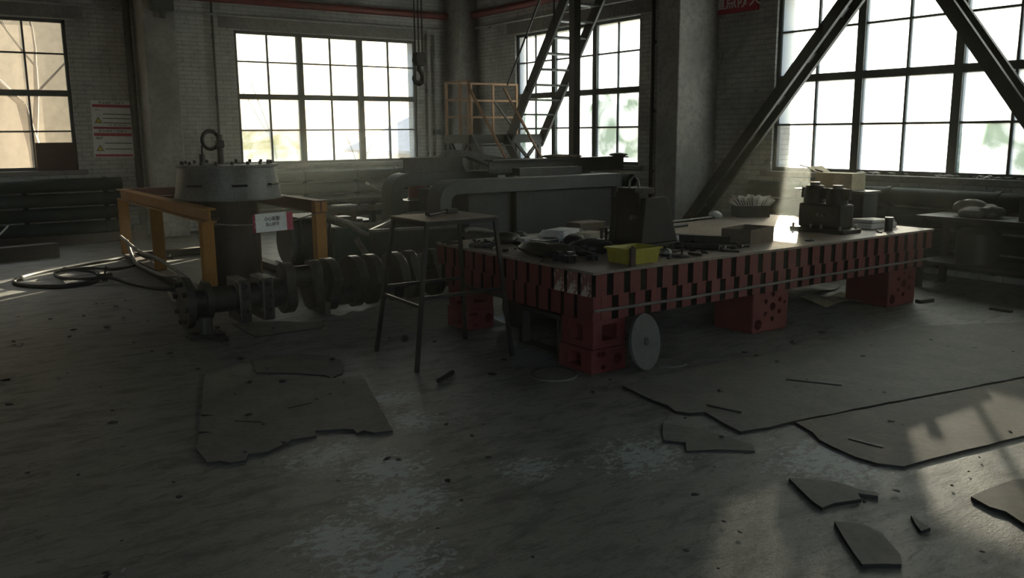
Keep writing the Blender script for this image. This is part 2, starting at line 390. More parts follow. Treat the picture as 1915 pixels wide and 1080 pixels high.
# ================================================================ THE SHELL
XW, YW = 9.385, 15.0          # right wall plane, back wall plane
X0, Y0, ZC = -7.0, -6.0, 6.5  # left wall, front wall, ceiling
TH = .37
ZS, ZH = 1.08, 3.33           # window sill and head
struct('floor', MB().box2(X0 - TH, Y0 - TH, -.25, XW + TH, YW + TH, 0), 'floor_concrete')
struct('ceiling', MB().box2(X0 - TH, Y0 - TH, ZC, XW + TH, YW + TH, ZC + .2), 'ceiling_paint')
struct('wall_left', MB().box2(X0 - TH, Y0 - TH, 0, X0, YW + TH, ZC), 'brick_right')
DR = (-5.8, -.2, 4.4)         # unseen door opening behind the viewer, added to let in fill daylight
struct('wall_front', MB().box2(X0, Y0 - TH, 0, DR[0], Y0, ZC).box2(DR[1], Y0 - TH, 0, XW + TH, Y0, ZC).box2(DR[0], Y0 - TH, DR[2], DR[1], Y0, ZC), 'brick_back')
def wall(name, mat, a0, a1, opens, mk):
    mb = MB(); mk(mb, a0, a1, 0, ZS); mk(mb, a0, a1, ZH, ZC); e = a0
    for o0, o1 in opens: mk(mb, e, o0, ZS, ZH); e = o1
    mk(mb, e, a1, ZS, ZH)
    return struct(name, mb, mat)
W1, W2 = (-1.18, 2.31), (4.86, 8.34)
W4, W3, W5 = (3.86, 7.43), (9.95, 13.21), (-2.1, 1.4)
wall('wall_back', 'brick_back', X0, XW + TH, [W1, W2], lambda m, a, b, z0, z1: m.box2(a, YW, z0, b, YW + TH, z1))
wall('wall_right', 'brick_right', Y0, YW, [W5, W4, W3], lambda m, a, b, z0, z1: m.box2(XW, a, z0, XW + TH, b, z1))
# concrete columns standing proud of the walls, sills and lintels
tr = 0
def trim(mb, mat, smooth=False):
    global tr; tr += 1
    o = struct('trim_%d' % tr, mb, mat, smooth); return o
o = trim(MB().box2(3.27, 14.32, 0, 3.74, YW, ZC), 'plaster'); _bev(o, .015)
o = trim(MB().box2(8.62, 8.39, 0, XW, 8.79, ZC), 'plaster'); _bev(o, .015)
o = trim(MB().box2(8.62, 2.42, 0, XW, 2.82, ZC), 'plaster'); _bev(o, .015)
o = trim(MB().box2(8.98, 14.45, 0, XW, YW, ZC), 'plaster'); _bev(o, .015)
for a, b in (W1, W2):
    o = trim(MB().box2(a - .12, YW - .07, ZS - .075, b + .12, YW + .2, ZS), 'concrete'); _bev(o, .01)
    trim(MB().box2(a - .25, YW - .015, ZH + .02, b + .25, YW + .01, ZH + .24), 'concrete')
for a, b in (W5, W4, W3):
    o = trim(MB().box2(XW - .07, a - .12, ZS - .075, XW + .2, b + .12, ZS), 'concrete'); _bev(o, .01)
    trim(MB().box2(XW - .015, a - .25, ZH + .02, XW + .01, b + .25, ZH + .24), 'concrete')
# crumbled mortar along the sill of the window on the right
mb = MB(); rnd = random.Random(4)
for i in range(46):
    y = rnd.uniform(4.0, 6.2); mb.blob((XW + .03 + rnd.uniform(-.03, .05), y, ZS + .01), (rnd.uniform(.02, .06), rnd.uniform(.03, .07), rnd.uniform(.01, .035)), i, .3, 1)
single('mortar_crumbs', mb, 'concrete', 'crumbled mortar and dirt heaped along the sill of the brightest window', 'rubble', kind='stuff')

def window(n, along, a0, a1, panes_mat, skip=()):
    """steel window of three lights, each two panes wide and four high. along 'x': in the back wall, 'y': in the right wall"""
    d = .07
    def BX(mb, u0, u1, z0, z1, t0=-.03, t1=.03, mi=0):
        if along == 'x': mb.box2(u0, YW + d + t0, z0, u1, YW + d + t1, z1, mi)
        else: mb.box2(XW + d + t0, u0, z0, XW + d + t1, u1, z1, mi)
        return mb
    base = (((a0 + a1) / 2, YW + d, ZS) if along == 'x' else (XW + d, (a0 + a1) / 2, ZS))
    root = thing('window_%d' % n, None, None, base, kind='structure')
    mb = MB(); BX(mb, a0, a1, ZS, ZS + .05); BX(mb, a0, a1, ZH - .05, ZH); BX(mb, a0, a0 + .05, ZS, ZH); BX(mb, a1 - .05, a1, ZS, ZH)
    part('window_frame', mb, 'window_steel', root)
    w = (a1 - a0) / 3; zt = ZS + 1.16
    for k in (1, 2): part('mullion', BX(MB(), a0 + k * w - .05, a0 + k * w + .05, ZS + .05, ZH - .05, -.04, .04), 'window_steel', root)
    part('transom', BX(MB(), a0 + .05, a1 - .05, zt - .045, zt + .045, -.035, .035), 'window_steel', root)
    zr = [ZS + .05, ZS + .59, zt - .045, zt + .045, zt + .585, ZH - .05]
    for z in (ZS + .59, zt + .585): part('glazing_bar', BX(MB(), a0 + .05, a1 - .05, z - .012, z + .012, -.02, .02), 'window_steel', root)
    for k in range(3):
        u = a0 + (k + .5) * w; part('glazing_bar', BX(MB(), u - .013, u + .013, ZS + .05, ZH - .05, -.021, .021), 'window_steel', root)
    rows = [(ZS + .05, ZS + .59), (ZS + .59, zt - .045), (zt + .045, zt + .585), (zt + .585, ZH - .05)]
    for c in range(6):
        for r, (z0, z1) in enumerate(rows):
            if (c, r) in skip: continue
            u0 = a0 + c * w / 2; u1 = u0 + w / 2
            mb = MB(); BX(mb, u0 + .01, u1 - .01, z0 - .008, z1 + .008, -.002, .002)
            mb.mi = [1] * 6
            mb.mi[{'x': 2, 'y': 0}[along]] = 0       # the dirty side faces the room
            part('pane', mb, [panes_mat(c, r), 'glass_edge'], root)
    return root
window(1, 'x', *W1, lambda c, r: 'pane_film')
window(2, 'x', *W2, lambda c, r: 'pane_clear' if c > 1 and r < 2 else ('pane_greenish' if r == 0 and c < 3 else 'pane_hazy'))
window(3, 'y', *W3, lambda c, r: 'pane_foliage_tint' if r < 2 else 'pane_caked')
window(4, 'y', *W4, lambda c, r: 'pane_clear' if (c, r) == (5, 0) else ('pane_smeared' if (c, r) in ((3, 0), (2, 0)) else ('pane_foliage_tint' if (c, r) in ((0, 0), (1, 0)) else 'pane_caked')))
window(5, 'y', *W5, lambda c, r: 'pane_dirty')  # unseen window added to bring in more daylight
w1r = bpy.data.objects['window_1']
mb = MB().box2(1.74, YW + .005, ZS + .005, 2.29, YW + .03, ZS + .42)
part('board', mb, 'board_brown', w1r, label='brown board closing the lowest right pane')

# ================================================================ OUTSIDE
struct('yard', MB().box2(-60, -60, -.6, 90, 110, -.3), 'yard_ground')
def facade(name, label, x0, x1, y, h, mat, wins, zb=-.3, rz=0):
    root = thing(name, label, 'building', ((x0 + x1) / 2, y, zb))
    part('wall', MB().box2(x0, y, zb, x1, y + 6, h), mat, root)
    part('roof', MB().prism([(x0 - .4, h), (x1 + .4, h), (x1 + .2, h + .35), (x0 - .2, h + .35)], y - .4, y + 6.4, 'y'), 'roof_grey', root)
    for (a, b, z0, z1) in wins:
        f = part('window', MB().box2(a, y - .04, z0, b, y + .02, z1), 'facade_blue', root)
        part('lintel', MB().box2(a - .1, y - .08, z1, b + .1, y + .02, z1 + .15), 'facade_white', f)
    return root
facade('beige_building', 'beige plastered building behind the leftmost window', -16, 4.6, 27, 7.5, 'facade_beige', [(-2.2, -.8, 1.0, 2.4), (.9, 2.3, 1.9, 2.7)])
# low house with a pitched roof outside the second window
hx, hy = 14.6, 24.0
root = thing('gabled_shed', 'low grey-roofed shed seen through the lower right panes of the wide back window', 'building', (hx + 2, hy + 2, -.3))
part('wall', MB().box2(hx - 1.0, hy, -.3, hx + 5, hy + 5, 1.0), 'facade_white', root)
part('roof', MB().prism([(hx - 1.4, .95), (hx + 2.0, 2.35), (hx + 5.4, .95), (hx + 5.4, 1.05), (hx + 2.0, 2.5), (hx - 1.4, 1.05)], hy - .3, hy + 5.3, 'y'), 'roof_grey', root)

def bare_tree(name, label, base, h, seed, depth=5, r=.12, leaf=None, leafr=.35, group=None, lean=(0, 0)):
    rnd = random.Random(seed); root = thing(name, label, 'tree', base, group)
    mb = MB(); lf = MB()
    def grow(p, d, ln, rad, lv):
        pts = [p]; rs = [rad]; q = p.copy(); dd = d.copy()
        for i in range(3):
            dd = (dd + Vector((rnd.uniform(-.16, .16), rnd.uniform(-.16, .16), rnd.uniform(-.02, .12)))).normalized(); q = q + dd * ln / 3; pts.append(q.copy()); rs.append(rad * (1 - .13 * (i + 1)))
        mb.tube(pts, rs, 5 if lv < 3 else 4)
        if lv >= depth or rad < .006:
            if leaf: lf.blob(q, (leafr * rnd.uniform(.6, 1.3),) * 3, rnd.randint(0, 999), .35, 1)
            return
        for k in range(2 if rnd.random() < .6 else 3):
            nd = (dd + Vector((rnd.uniform(-1, 1), rnd.uniform(-1, 1), rnd.uniform(-.25, .6))) * .75).normalized()
            grow(pts[-1] if k < 2 else pts[2], nd, ln * rnd.uniform(.62, .82), rs[-1] * rnd.uniform(.6, .78), lv + 1)
    grow(Vector(base), Vector((lean[0], lean[1], 1)).normalized(), h * .34, r, 0)
    part('trunk_and_branches', mb, 'bark', root)
    if leaf: part('foliage', lf, leaf, root)
    return root
bare_tree('bare_tree', 'thick bare tree forking close outside the leftmost window', (2.45, 20.2, -.3), 7.5, 11, 5, .17, group='bare trees outside', lean=(-.06, 0))
bare_tree('bare_tree', 'thin bare sapling outside the left lights of the wide back window', (7.3, 19.5, -.3), 5.2, 23, 6, .05, group='bare trees outside', lean=(-.15, 0))
bare_tree('bare_tree', 'small bare shrub-like tree in the middle light of the wide back window', (9.6, 20.5, -.3), 3.0, 5, 5, .03, group='bare trees outside')
bare_tree('leafy_tree', 'green leafy tree outside the right lights of the stair window', (15.5, 14.2, -.3), 4.0, 7, 5, .10, 'leaf_green', .42, 'leafy trees outside')
bare_tree('leafy_tree', 'pale leafy bush outside the middle light of the stair window', (14.6, 17.2, -.3), 3.2, 9, 4, .08, 'leaf_pale', .45, 'leafy trees outside')
bare_tree('leafy_tree', 'leafy tree outside the far right light of the sunlit window', (14.2, 6.9, -.3), 3.4, 15, 4, .09, 'leaf_green', .34, 'leafy trees outside')

# ================================================================ PIPES AND BEAMS ON THE WALLS
def saddle_pipe(name, label, pts, r, mat, clips, cat='pipe'):
    root = thing(name, label, cat, pts[0]); part('pipe_run', MB().tube(pts, r, 12), mat, root, True)
    for a, b in clips: part('bracket', MB().beam(a, b, .03, .05), 'window_steel', root)
    return root
saddle_pipe('fire_pipe', 'red pipe running high along both walls into the corner', [(X0, 14.9, 3.80), (9.25, 14.9, 3.80), (9.28, 14.87, 3.80), (9.28, Y0, 3.80)], .065, 'red_pipe', [((x, 14.92, 3.80), (x, 15.01, 3.80)) for x in (.2, 2.6, 4.4, 6.6, 8.6)] + [((9.3, y, 3.8), (9.39, y, 3.8)) for y in (13.6, 11.6, 9.4, 7.8, 5.6)])
saddle_pipe('conduit', 'thin pale conduit running along the back wall below the red pipe', [(X0, 14.93, 3.55), (9.2, 14.93, 3.55)], .022, 'pipe_pale', [((x, 14.94, 3.55), (x, 15.01, 3.55)) for x in (1, 3, 5.2, 7.4)])
saddle_pipe('conduit', 'thin pale conduit running along the right wall above the stair window', [(9.31, 14.4, 3.56), (9.31, 9.0, 3.56)], .022, 'pipe_pale', [((9.32, y, 3.56), (9.39, y, 3.56)) for y in (14, 12, 10)])
saddle_pipe('standpipe', 'pale vertical pipe beside the wide back window, nearest to it', [(8.555, 14.93, .1), (8.555, 14.93, 3.45)], .028, 'pipe_pale', [((8.555, 14.94, z), (8.555, 15.01, z)) for z in (1.2, 2.4)])
saddle_pipe('standpipe', 'pale vertical pipe with a valve between the first standpipe and the corner', [(8.70, 14.93, .1), (8.70, 14.93, 3.45)], .024, 'pipe_pale', [((8.70, 14.94, z), (8.70, 15.01, z)) for z in (1.2, 2.4)])
sp = [o for o in bpy.data.objects if o.name.startswith('standpipe')][-1]
part('valve', MB().box((8.70, 14.9, 1.62), (.13, .08, .09)), 'window_steel', sp)
saddle_pipe('cable_pipe', 'black vertical cable pipe between the column and the wide back window', [(4.49, 14.95, .9), (4.50, 14.95, 3.78)], .02, 'steel_dark', [((4.495, 14.95, z), (4.495, 15.01, z)) for z in (1.4, 2.2, 3.2)])
saddle_pipe('downpipe', 'dark thick downpipe standing left of the concrete column', [(3.16, 14.88, 0), (3.16, 14.88, ZC)], .055, 'steel_dark', [((3.16, 14.9, z), (3.16, 15.01, z)) for z in (1.0, 2.3, 3.4)])
dp = (9.330, 9.610, 1.957)
saddle_pipe('cable_pipe', 'black vertical cable pipe between the stair window and the right concrete column', [(9.33, dp[1], .1), (9.33, dp[1], 3.75)], .028, 'steel_dark', [((9.33, dp[1], z), (9.39, dp[1], z)) for z in (1.0, 1.9, 2.9)])
root = thing('switch_box', 'dark metal box fixed high on the concrete column', 'box', (3.55, 14.25, 3.42))
part('body', MB().box2(3.38, 14.14, 3.46, 3.70, 14.325, 3.95), 'window_steel', root, bevel=.01); part('outlet', MB().cyl((3.54, 14.24, 3.46), (3.54, 14.24, 3.36), .05), 'window_steel', root, True)
# vertical steel post in front of the stair window
root = thing('steel_post', 'grey square steel post standing in front of the stair window', 'post', (8.32, 10.2, 0))
part('shaft', MB().box2(8.26, 10.14, .02, 8.38, 10.26, ZC), 'beam_grey', root); part('base_plate', MB().box2(8.255, 10.1, 0, 8.42, 10.3, .02), 'brace_steel', root)
# bracing between the columns: an inverted V of paired channels with batten plates
root = thing('column_bracing', 'inverted V of paired steel bars braced between the columns before the sunlit window', 'bracing', (9.0, 5.6, 0))
ap = (5.50, 3.66)
for (yb, zb) in ((8.36, .36), (2.84, .12)):
    for x in (8.80, 9.02): part('brace_bar', MB().beam((x, yb, zb), (x, *ap), .05, .135), 'brace_steel', root)
    n = 7
    for i in range(n):
        t = (i + .4) / n; y = yb + (ap[0] - yb) * t; z = zb + (ap[1] - zb) * t; d = Vector((0, ap[0] - yb, ap[1] - zb)).normalized() * .07
        part('batten_plate', MB().beam((8.81, y, z), (9.01, y, z), .13, .012, (0, -d.z, d.y)), 'brace_steel', root)
part('gusset_plate', MB().prism([(5.1, 3.3), (5.9, 3.3), (5.9, 3.75), (5.1, 3.75)], 8.94, 8.96, 'x'), 'brace_steel', root)
for yb, zb, s in ((8.37, .36, -1), (2.83, .12, 1)):
    part('foot_plate', MB().box2(8.75, min(yb, yb + s * .3), 0, 9.15, max(yb, yb + s * .3), .05), 'brace_steel', root)
    part('foot_gusset', MB().prism([(yb + s * .02, .05), (yb + s * .35, .05), (yb + s * .3, zb + .25), (yb + s * .02, zb + .2)], 8.94, 8.96, 'x'), 'brace_steel', root)
# red banner high on the wall
root = thing('red_banner', 'red banner with pale characters fixed high on the wall between the two right windows', 'banner', (9.37, 7.95, 2.9))
bl = (9.360, 8.407, 3.144); br = (9.360, 7.717, 3.116)
part('cloth', MB().box2(9.345, br[1], bl[2], 9.375, bl[1], bl[2] + .42), 'sign_red', root)
text('lettering', '\u91cd\u70b9\u9632\u706b', .20, TR(9.342, (bl[1] + br[1]) / 2, bl[2] + .14, R(90), 0, R(-90)), 'sign_white', root, .004)
# hazard notice on the back wall
pz0, pz1, pxa, pxb = 1.27, 2.14, 2.54, 3.13
root = thing('hazard_notice', 'white hazard notice with red bands and yellow warning triangles on the brick wall', 'poster', ((pxa + pxb) / 2, 14.99, pz0))
ph, pw = pz1 - pz0, pxb - pxa
MN = TR(pxa, 14.985, pz0, 0, R(1.2), 0)
def nb(u0, v0, u1, v1, d0=0., d1=.004): return MB(MN).box2(u0 * pw, -d1, v0 * ph, u1 * pw, -d0, v1 * ph)
part('sheet', nb(0, 0, 1, 1, -.006, .0), 'sign_white', root)
for v0, v1 in ((.885, .935), (.50, .54), (.375, .43), (.01, .05)): part('red_band', nb(.03, v0, .97, v1, 0, .0015), 'sign_red', root)
for v in (.765, .69, .61, .25, .145): part('rule_line', nb(.28, v - .007, .96, v + .007, 0, .0015), 'ink_black', root)
for u, v, m in ((.16, .605, 'ink_black'), (.16, .11, 'ink_black')):
    a = .095 * pw / .59; p = MB(MN).prism([(u * pw - .055, v * ph), (u * pw + .055, v * ph), (u * pw, v * ph + .095)], -.0015, 0, 'y'); t = part('warning_triangle', p, 'ink_black', root)
    part('triangle_face', MB(MN).prism([(u * pw - .04, v * ph + .009), (u * pw + .04, v * ph + .009), (u * pw, v * ph + .078)], -.003, 0, 'y'), 'sign_yellow', t)
TX = lambda u, v: MN @ TR(u * pw, -.002, v * ph, R(90))
for v in (.962, .462): text('title_text', '\u804c\u4e1a\u75c5\u5371\u5bb3\u544a\u77e5\u5361', .045, TX(.5, v), 'ink_black', root, .0005, .62 * pw if v > .9 else .7 * pw)
text('line_text', '\u6ce8\u610f\u9632\u5c18', .038, TX(.62, .57), 'ink_black', root, 0, .5 * pw)
text('line_text', '\u566a\u58f0', .05, TX(.16, .335), 'ink_black', root, .0005, .16 * pw)
text('line_text', '\u7c89\u5c18', .03, TX(.16, .84), 'ink_black', root, 0, .12 * pw)

# radiators: stacked smooth pipes
def radiator(label, along, a0, a1, wallpos, zs, r, clips):
    base = ((a0 + a1) / 2, wallpos, 0) if along == 'x' else (wallpos, (a0 + a1) / 2, 0)
    root = thing('pipe_radiator', label, 'radiator', base, 'pipe radiators')
    P = (lambda u, z, d=0: (u, wallpos + d, z)) if along == 'x' else (lambda u, z, d=0: (wallpos + d, u, z))
    for z in zs: part('pipe', MB().cyl(P(a0, z), P(a1, z), r, 20), 'radiator_green', root, True)
    for u in (a0 + .07, a1 - .07): part('header', MB().cyl(P(u, 0), P(u, zs[-1]), r * .45, 12), 'radiator_green', root, True)
    for u in clips:
        for z in zs: part('collar', MB().cyl(P(u - .03, z), P(u + .03, z), r * 1.12, 20), 'radiator_green', root, True)
    return root
radiator('dark green radiator of stacked pipes under the leftmost window', 'x', -1.6, 2.86, 14.78, (.20, .42, .64, .86), .098, (.2, 1.5, 2.62))
radiator('dark green radiator of stacked pipes under the wide back window', 'x', 4.7, 8.4, 14.78, (.20, .42, .64, .86), .098, (5.9, 6.9, 7.7))
radiator('dark green radiator of stacked pipes under the sunlit window', 'y', 3.5, 7.6, 9.2, (.20, .42, .64, .86), .098, (4.4, 5.6, 6.8))
radiator('dark green radiator of stacked pipes under the stair window', 'y', 9.9, 13.2, 9.22, (.20, .42, .64, .86), .098, (10.8, 12.2))

root = thing('sun_block_tree', 'dense dark evergreen tree added beyond the corner to block sun from the back window', 'tree', (16.8, 22.2, -.3), 'leafy trees outside')  # added tree, its crown keeps the sun off the upper back panes
part('trunk', MB().cyl((16.8, 22.2, -.3), (16.8, 22.2, 4.2), .16, 10, .1), 'bark', root, True)
mb = MB(); rnd = random.Random(8)
for k in range(70):
    a = rnd.uniform(0, 6.28); rr = 1.9 * math.sqrt(rnd.random()); z = rnd.uniform(4.35, 7.4); mb.blob((16.8 + rr * math.cos(a), 22.2 + rr * math.sin(a), z), (rnd.uniform(.3, .55),) * 3, k, .35, 1)
part('foliage', mb, 'leaf_green', root)

# ================================================================ SURFACE TABLE
TX0, TX1, TY0, TY1, TZ = 3.62, 7.72, 4.24, 6.26, .70
root = thing('layout_table', 'long red ribbed cast-iron layout table standing on cast blocks', 'table', ((TX0 + TX1) / 2, (TY0 + TY1) / 2, .36))
ys = 5.06
part('top_plate', MB().box2(TX0, TY0, TZ - .02, TX1, ys - .006, TZ), 'plate_top', root, bevel=.003)
part('top_plate', MB().box2(TX0, ys + .006, TZ - .02, TX1, TY1, TZ), 'plate_top', root, bevel=.003)
part('core', MB().box2(TX0 + .007, TY0 + .007, .535, TX1 - .007, TY1 - .007, TZ - .02), 'groove_dark', root)
part('lower_core', MB().box2(TX0 + .032, TY0 + .032, .36, TX1 - .032, TY1 - .032, .535), 'groove_dark', root)
def rib_mesh(nm, w, d, h, mat='red_paint'):
    m = MB().box((0, 0, 0), (w, d, h)); return m.mesh(nm, mat)
nx, ny = 27, 14; px_, py_ = (TX1 - TX0) / nx, (TY1 - TY0) / ny
ru, rl = rib_mesh('rib_panel', px_ * .62, .034, .148), rib_mesh('rib_panel', px_ * .60, .04, .166)
lu, ll = rib_mesh('rib_panel', .034, py_ * .72, .148), rib_mesh('rib_panel', .04, py_ * .70, .166)
luf = rib_mesh('rib_panel', .034, py_ * .72, .148, 'red_flaked')
rnd = random.Random(3)
for i in range(nx):
    x = TX0 + (i + .5) * px_
    for y in (TY0 + .018, TY1 - .018): share('rib_panel', ru, root, (x, y, .604))
    if i < nx - 1:
        for y in (TY0 + .045, TY1 - .045): share('rib_panel', rl, root, (x + px_ * .45, y, .446))
for i in range(ny):
    y = TY0 + (i + .5) * py_
    for x in (TX0 + .018, TX1 - .018): share('rib_panel', luf if (i in (0, 1, 2) and x < 5) else lu, root, (x, y, .604))
    if i < ny - 1:
        for x in (TX0 + .045, TX1 - .045): share('rib_panel', ll, root, (x, y + py_ * .45, .446))
part('corner_block', MB().box2(TX0 + .02, TY0 + .02, .362, TX0 + .09, TY0 + .09, .53), 'red_paint', root)
for z, d in ((.535, .016),):
    mb = MB(); mb.box2(TX0 + .008, TY0 + .008, z - .008, TX1 - .008, TY0 + .03, z + .008); mb.box2(TX0 + .008, TY0 + .03, z - .008, TX0 + .03, TY1 - .008, z + .008); part('ledge', mb, 'red_paint', root)
mb = MB().tube([(TX0 + .03, TY0 + .017, .435), (4.6, TY0 + .016, .425), (6.0, TY0 + .016, .43), (TX1, TY0 + .016, .425), (TX1 + .01, TY0 + .5, .42)], .011, 8)
part('strap', mb, 'strap_grey', root, True)

def stand(label, x0, y0, x1, y1, kind):
    root = thing('cast_stand', label, 'stand', ((x0 + x1) / 2, (y0 + y1) / 2, 0), 'red cast stands under the table')
    if kind == 'stack':
        for z0, z1, t in ((0, .165, 0), (.165, .36, 1)):
            o = part('cast_block', MB().box2(x0 - (.02 if not t else 0), y0 - (.01 if not t else 0), z0, x1, y1, z1), 'red_paint', root, bevel=.006)
            cx, cy, cz = (x0 + x1) / 2, (y0 + y1) / 2, (z0 + z1) / 2
            if t: holes(o, [MB().box((cx, y0, cz + .01), (.13, .3, .11)), MB().box((x0, cy, cz), (.2, .12, .11))])
            else: holes(o, [MB().cyl((cx + .07, y0 - .1, cz), (cx + .07, y0 + .12, cz), .04, 14), MB().cyl((cx - .06, y0 - .1, cz + .045), (cx - .06, y0 + .1, cz + .045), .02, 10), MB().cyl((cx - .1, y0 - .1, cz + .05), (cx - .1, y0 + .1, cz + .05), .018, 10), MB().cyl((cx - .06, y0 - .1, cz - .045), (cx - .06, y0 + .1, cz - .045), .02, 10), MB().box((x0, cy, cz), (.16, .14, .09))])
    else:
        o = part('cast_block', MB().box2(x0, y0, 0, x1, y1, .36), 'red_paint', root, bevel=.012)
        cx, cz = x0 + (x1 - x0) * .55, .20; cut = [MB().cyl((cx, y0 - .1, cz), (cx, y0 + .12, cz), .035, 12)]
        for k in range(6):
            a = R(30 + 60 * k); cut.append(MB().cyl((cx + .1 * math.cos(a), y0 - .1, cz + .1 * math.sin(a)), (cx + .1 * math.cos(a), y0 + .1, cz + .1 * math.sin(a)), .022, 10))
        cut.append(MB().cyl((x1 - .05, y0 - .1, cz + .02), (x1 - .05, y0 + .08, cz + .02), .015, 10))
        cut.append(MB().cyl((x0 + .07, y0 - .1, .07), (x0 + .07, y0 + .12, .07), .045, 14))
        holes(o, cut)
    return root
stand('two red cast blocks with square holes stacked under the nearest table corner', 3.66, 4.28, 3.95, 4.62, 'stack')
stand('two red cast blocks stacked under the table corner behind the tall metal stand', 3.70, 5.9, 3.95, 6.2, 'stack')
stand('red cast block with a ring of round holes under the middle of the table', 5.42, 4.40, 5.86, 4.8, 'ring')
stand('red cast block with a ring of round holes under the far right table end', 7.24, 4.36, 7.68, 4.8, 'ring')
stand('red cast block under the back right table corner', 7.24, 5.8, 7.6, 6.2, 'ring')
stand('red cast block under the middle of the table back edge', 5.4, 5.8, 5.8, 6.2, 'ring')

# ---- things lying on the table
def on(px): return px
def crate(name, label, cat, c, L, W, H, rz, mat, wall=.006, rim=.012, taper=.9, lip='rim', fill=None, smooth=False, group=None):
    root = thing(name, label, cat, c, group); M_ = TR(c[0], c[1], c[2], 0, 0, rz)
    a, b = L / 2, W / 2; k = taper; mb = MB(M_)
    o = [(-a * k, -b * k, 0), (a * k, -b * k, 0), (a * k, b * k, 0), (-a * k, b * k, 0), (-a, -b, H), (a, -b, H), (a, b, H), (-a, b, H)]
    i_ = [(-a * k + wall, -b * k + wall, wall), (a * k - wall, -b * k + wall, wall), (a * k - wall, b * k - wall, wall), (-a * k + wall, b * k - wall, wall), (-a + wall, -b + wall, H), (a - wall, -b + wall, H), (a - wall, b - wall, H), (-a + wall, b - wall, H)]
    mb.add(o + i_, [(0, 3, 2, 1), (0, 1, 5, 4), (1, 2, 6, 5), (2, 3, 7, 6), (3, 0, 4, 7), (8, 9, 10, 11), (8, 12, 13, 9), (9, 13, 14, 10), (10, 14, 15, 11), (11, 15, 12, 8), (4, 5, 13, 12), (5, 6, 14, 13), (6, 7, 15, 14), (7, 4, 12, 15)])
    part('body', mb, mat, root)
    if rim:
        r = MB(M_); r.box2(-a - rim, -b - rim, H - .01, a + rim, -b, H + .004); r.box2(-a - rim, b, H - .01, a + rim, b + rim, H + .004); r.box2(-a - rim, -b, H - .01, -a, b, H + .004); r.box2(a, -b, H - .01, a + rim, b, H + .004)
        part(lip, r, mat, root, bevel=.002)
    return root
crate('parts_bin', 'yellow plastic parts bin at the near edge of the red table', 'bin', (4.155, 4.435, TZ), .29, .24, .105, 0, 'bin_yellow')
root = thing('rusty_block', 'small upright rusty block leaning before the yellow bin', 'block', (4.0, 4.275, TZ)); part('body', MB().box2(3.975, 4.262, TZ, 4.02, 4.285, TZ + .125), 'rust_dark', root, bevel=.004); part('pin', MB().cyl((3.998, 4.274, TZ + .125), (3.998, 4.274, TZ + .137), .008, 8), 'rust_dark', root)
# angle plate: two tapered webs on a base
root = thing('angle_plate', 'black cast angle plate with tapered webs standing behind the yellow bin', 'angle plate', (4.74, 4.95, TZ))
part('base', MB().box2(4.58, 4.78, TZ, 4.98, 5.2, TZ + .05), 'cast_black', root, bevel=.006)
for y, w in ((4.80, .06), (5.12, .06)):
    part('web', MB().prism([(4.58, TZ + .05), (4.97, TZ + .05), (4.85, TZ + .40), (4.62, TZ + .40)], y, y + w, 'y'), 'cast_black', root, bevel=.006)
part('face_plate', MB().box2(4.60, 4.86, TZ + .05, 4.66, 5.12, TZ + .44), 'cast_black', root, bevel=.006)
part('cap', MB().box2(4.60, 4.9, TZ + .42, 4.80, 5.1, TZ + .47), 'cast_black', root, bevel=.006)
part('clamp_loop', MB().tube([(4.62, 4.99, TZ + .44), (4.63, 4.99, TZ + .53), (4.67, 4.99, TZ + .56), (4.71, 4.99, TZ + .53), (4.73, 4.99, TZ + .45)], .008, 8), 'steel_worn', root, True)
part('stud', MB().cyl((4.56, 4.9, TZ + .25), (4.60, 4.9, TZ + .25), .02, 10), 'steel_worn', root)
# black parts and bags
def lump(name, label, cat, blobs, mat, seed, group=None, extra=None):
    xs = [b[0] for b in blobs]; yy = [b[1] for b in blobs]
    root = thing(name, label, cat, (sum(xs) / len(xs), sum(yy) / len(yy), min(b[2] for b in blobs)), group)
    for k, b in enumerate(blobs): part('fold' if k else 'body', MB().blob((b[0], b[1], b[2] + .8 * b[5]), b[3:6], seed + k, .16, 3), mat, root, True)
    return root
g = (3.881, 5.026, 0.700)
lump('black_bag', 'long slack black bag lying near the left edge of the red table', 'bag', [(g[0] - .02, g[1] + .10, TZ, .10, .28, .05), (g[0] + .03, g[1] - .06, TZ, .09, .16, .055)], 'rubber_black', 31)
g = (4.209, 4.912, 0.700)
lump('black_bag', 'lumpy black bag between the long bag and the yellow bin', 'bag', [(g[0], g[1] + .03, TZ, .14, .13, .065), (g[0] - .12, g[1] + .03, TZ, .09, .10, .05)], 'rubber_black', 45)
def gear(name, label, px, r, h, seed):
    root = thing(name, label, 'machine part', (px[0], px[1], TZ), 'small black machine parts')
    n = 12; poly = []
    for k in range(n):
        for da, rr in ((0, r), (.35, r), (.5, r * .82), (.85, r * .82)): a = 2 * math.pi * (k + da) / n; poly.append((px[0] + rr * math.cos(a), px[1] + rr * math.sin(a)))
    part('toothed_rim', MB().prism(poly, TZ, TZ + h), 'cast_black', root); part('hub', MB().cyl((px[0], px[1], TZ), (px[0], px[1], TZ + h * 1.5), r * .45, 12), 'steel_dark', root, True)
gear('gear', 'small black gear nearest the long black bag', (3.780, 4.795, 0.700), .05, .045, 1)
gear('gear', 'small black gear on the table edge right of its twin', (3.791, 4.688, 0.700), .055, .05, 2)
gear('gear', 'small black gear next to the yellow bin', (3.982, 4.669, 0.700), .045, .035, 3)
